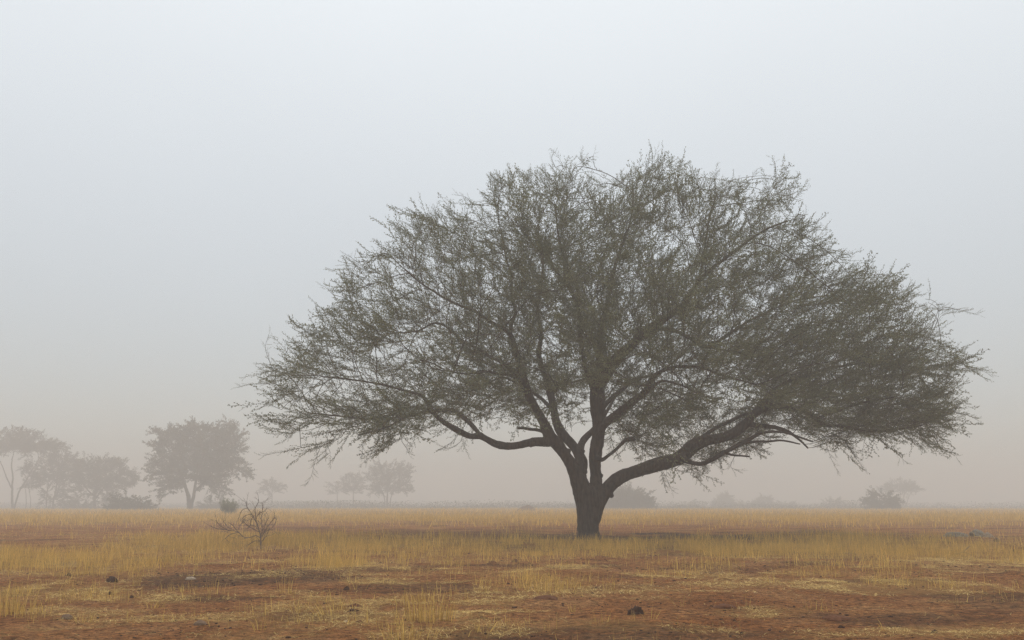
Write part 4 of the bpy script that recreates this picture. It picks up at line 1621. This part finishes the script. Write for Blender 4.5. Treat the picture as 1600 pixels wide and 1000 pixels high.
def fallen_stick():
    b = ground_at(1506, 866)
    Y = b[1]
    mb = MB()
    S = smooth_chain([(*at(1490, 866, Y), .02), (*at(1502, 864, Y), .03), (*at(1509, 859, Y), .025), (*at(1514, 854, Y), .012)], .08)
    mb.tube(S[:, :3], S[:, 3], 6, True, .1)
    S = smooth_chain([(*at(1503, 863, Y), .018), (*at(1510, 864, Y), .014), (*at(1517, 867, Y), .008)], .08)
    mb.tube(S[:, :3], S[:, 3], 5, True, .1)
    V, F3, F4 = mb.arrays()
    o = mesh_obj('fallen_branch', V, F3, F4, M_DEAD, origin=b)
    prop(o, 'short dark broken branch poking up from grass below the rocks at right', 'branch')


fallen_stick()


def crumbs():
    """small soil crumbs and pebbles strewn over the ground"""
    r = np.random.default_rng(17)
    phi = (1 + 5 ** .5) / 2
    iv = np.array([(-1, phi, 0), (1, phi, 0), (-1, -phi, 0), (1, -phi, 0), (0, -1, phi), (0, 1, phi), (0, -1, -phi), (0, 1, -phi), (phi, 0, -1), (phi, 0, 1), (-phi, 0, -1), (-phi, 0, 1)], float)
    iv /= np.linalg.norm(iv[0])
    fi = np.array([(0, 11, 5), (0, 5, 1), (0, 1, 7), (0, 7, 10), (0, 10, 11), (1, 5, 9), (5, 11, 4), (11, 10, 2), (10, 7, 6), (7, 1, 8), (3, 9, 4), (3, 4, 2), (3, 2, 6), (3, 6, 8), (3, 8, 9), (4, 9, 5), (2, 4, 11), (6, 2, 10), (8, 6, 7), (9, 8, 1)])
    n = 16000
    Y = r.uniform(9, 36, n)
    X = r.uniform(-1, 1, n) * (Y * .6 + 1)
    tall, straw, dark, nn = cover(X, Y)
    cl = fbm(X / 1.4, Y / 1.4, 3, 111)
    k = r.random(n) < np.clip(.1 + (cl - .5) * 2.2 + dark * .7, .04, 1)
    X, Y = X[k], Y[k]
    n = len(X)
    s = np.exp(r.normal(math.log(.008), .55, n)) * (1 + .4 * (Y > 18))
    s = np.minimum(s, .026)
    V = iv[None] * (1 + r.normal(0, .16, (n, 12, 1))) * (s[:, None] * np.stack([r.uniform(.8, 1.6, n), r.uniform(.8, 1.4, n), r.uniform(.5, .9, n)], 1).T[:, :].T.reshape(n, 3) / 1.0)[:, None, :] if False else \
        iv[None] * (1 + r.normal(0, .16, (n, 12, 1))) * (s[:, None] * np.stack([r.uniform(.8, 1.6, n), r.uniform(.8, 1.4, n), r.uniform(.5, .9, n)], 1))[:, None, :]
    V = V + np.stack([X, Y, gheight(X, Y) + s * .2], 1)[:, None, :]
    Fc = (fi[None] + (np.arange(n) * 12)[:, None, None]).reshape(-1, 3)
    o = mesh_obj('soil_crumbs', V.reshape(-1, 3), Fc, None, M_CLOD)
    prop(o, 'dark crumbs of soil and dung strewn over the red ground', 'soil crumbs', kind='stuff')


crumbs()


# ------------------------------------------------------------------ haze
def haze():
    import bmesh
    bm = bmesh.new()
    bmesh.ops.create_cube(bm, size=1.0)
    top, bot = 22.5, -8.0
    for v in bm.verts:
        v.co = ((v.co.x) * 5800, v.co.y * 3200 + 1350, bot + (v.co.z + .5) * (top - bot))
    me = bpy.data.meshes.new('haze')
    bm.to_mesh(me)
    bm.free()
    o = bpy.data.objects.new('haze', me)
    col.objects.link(o)
    m, N, L, out = new_mat('haze')
    v = N.new('ShaderNodeVolumePrincipled')
    v.inputs['Color'].default_value = (0.89, 0.855, 0.82, 1)
    v.inputs['Density'].default_value = 0.0041
    v.inputs['Anisotropy'].default_value = 0.0
    L.new(v.outputs[0], out.inputs['Volume'])
    me.materials.append(m)
    prop(o, 'pale morning fog filling the whole plain', 'fog', kind='stuff')


haze()
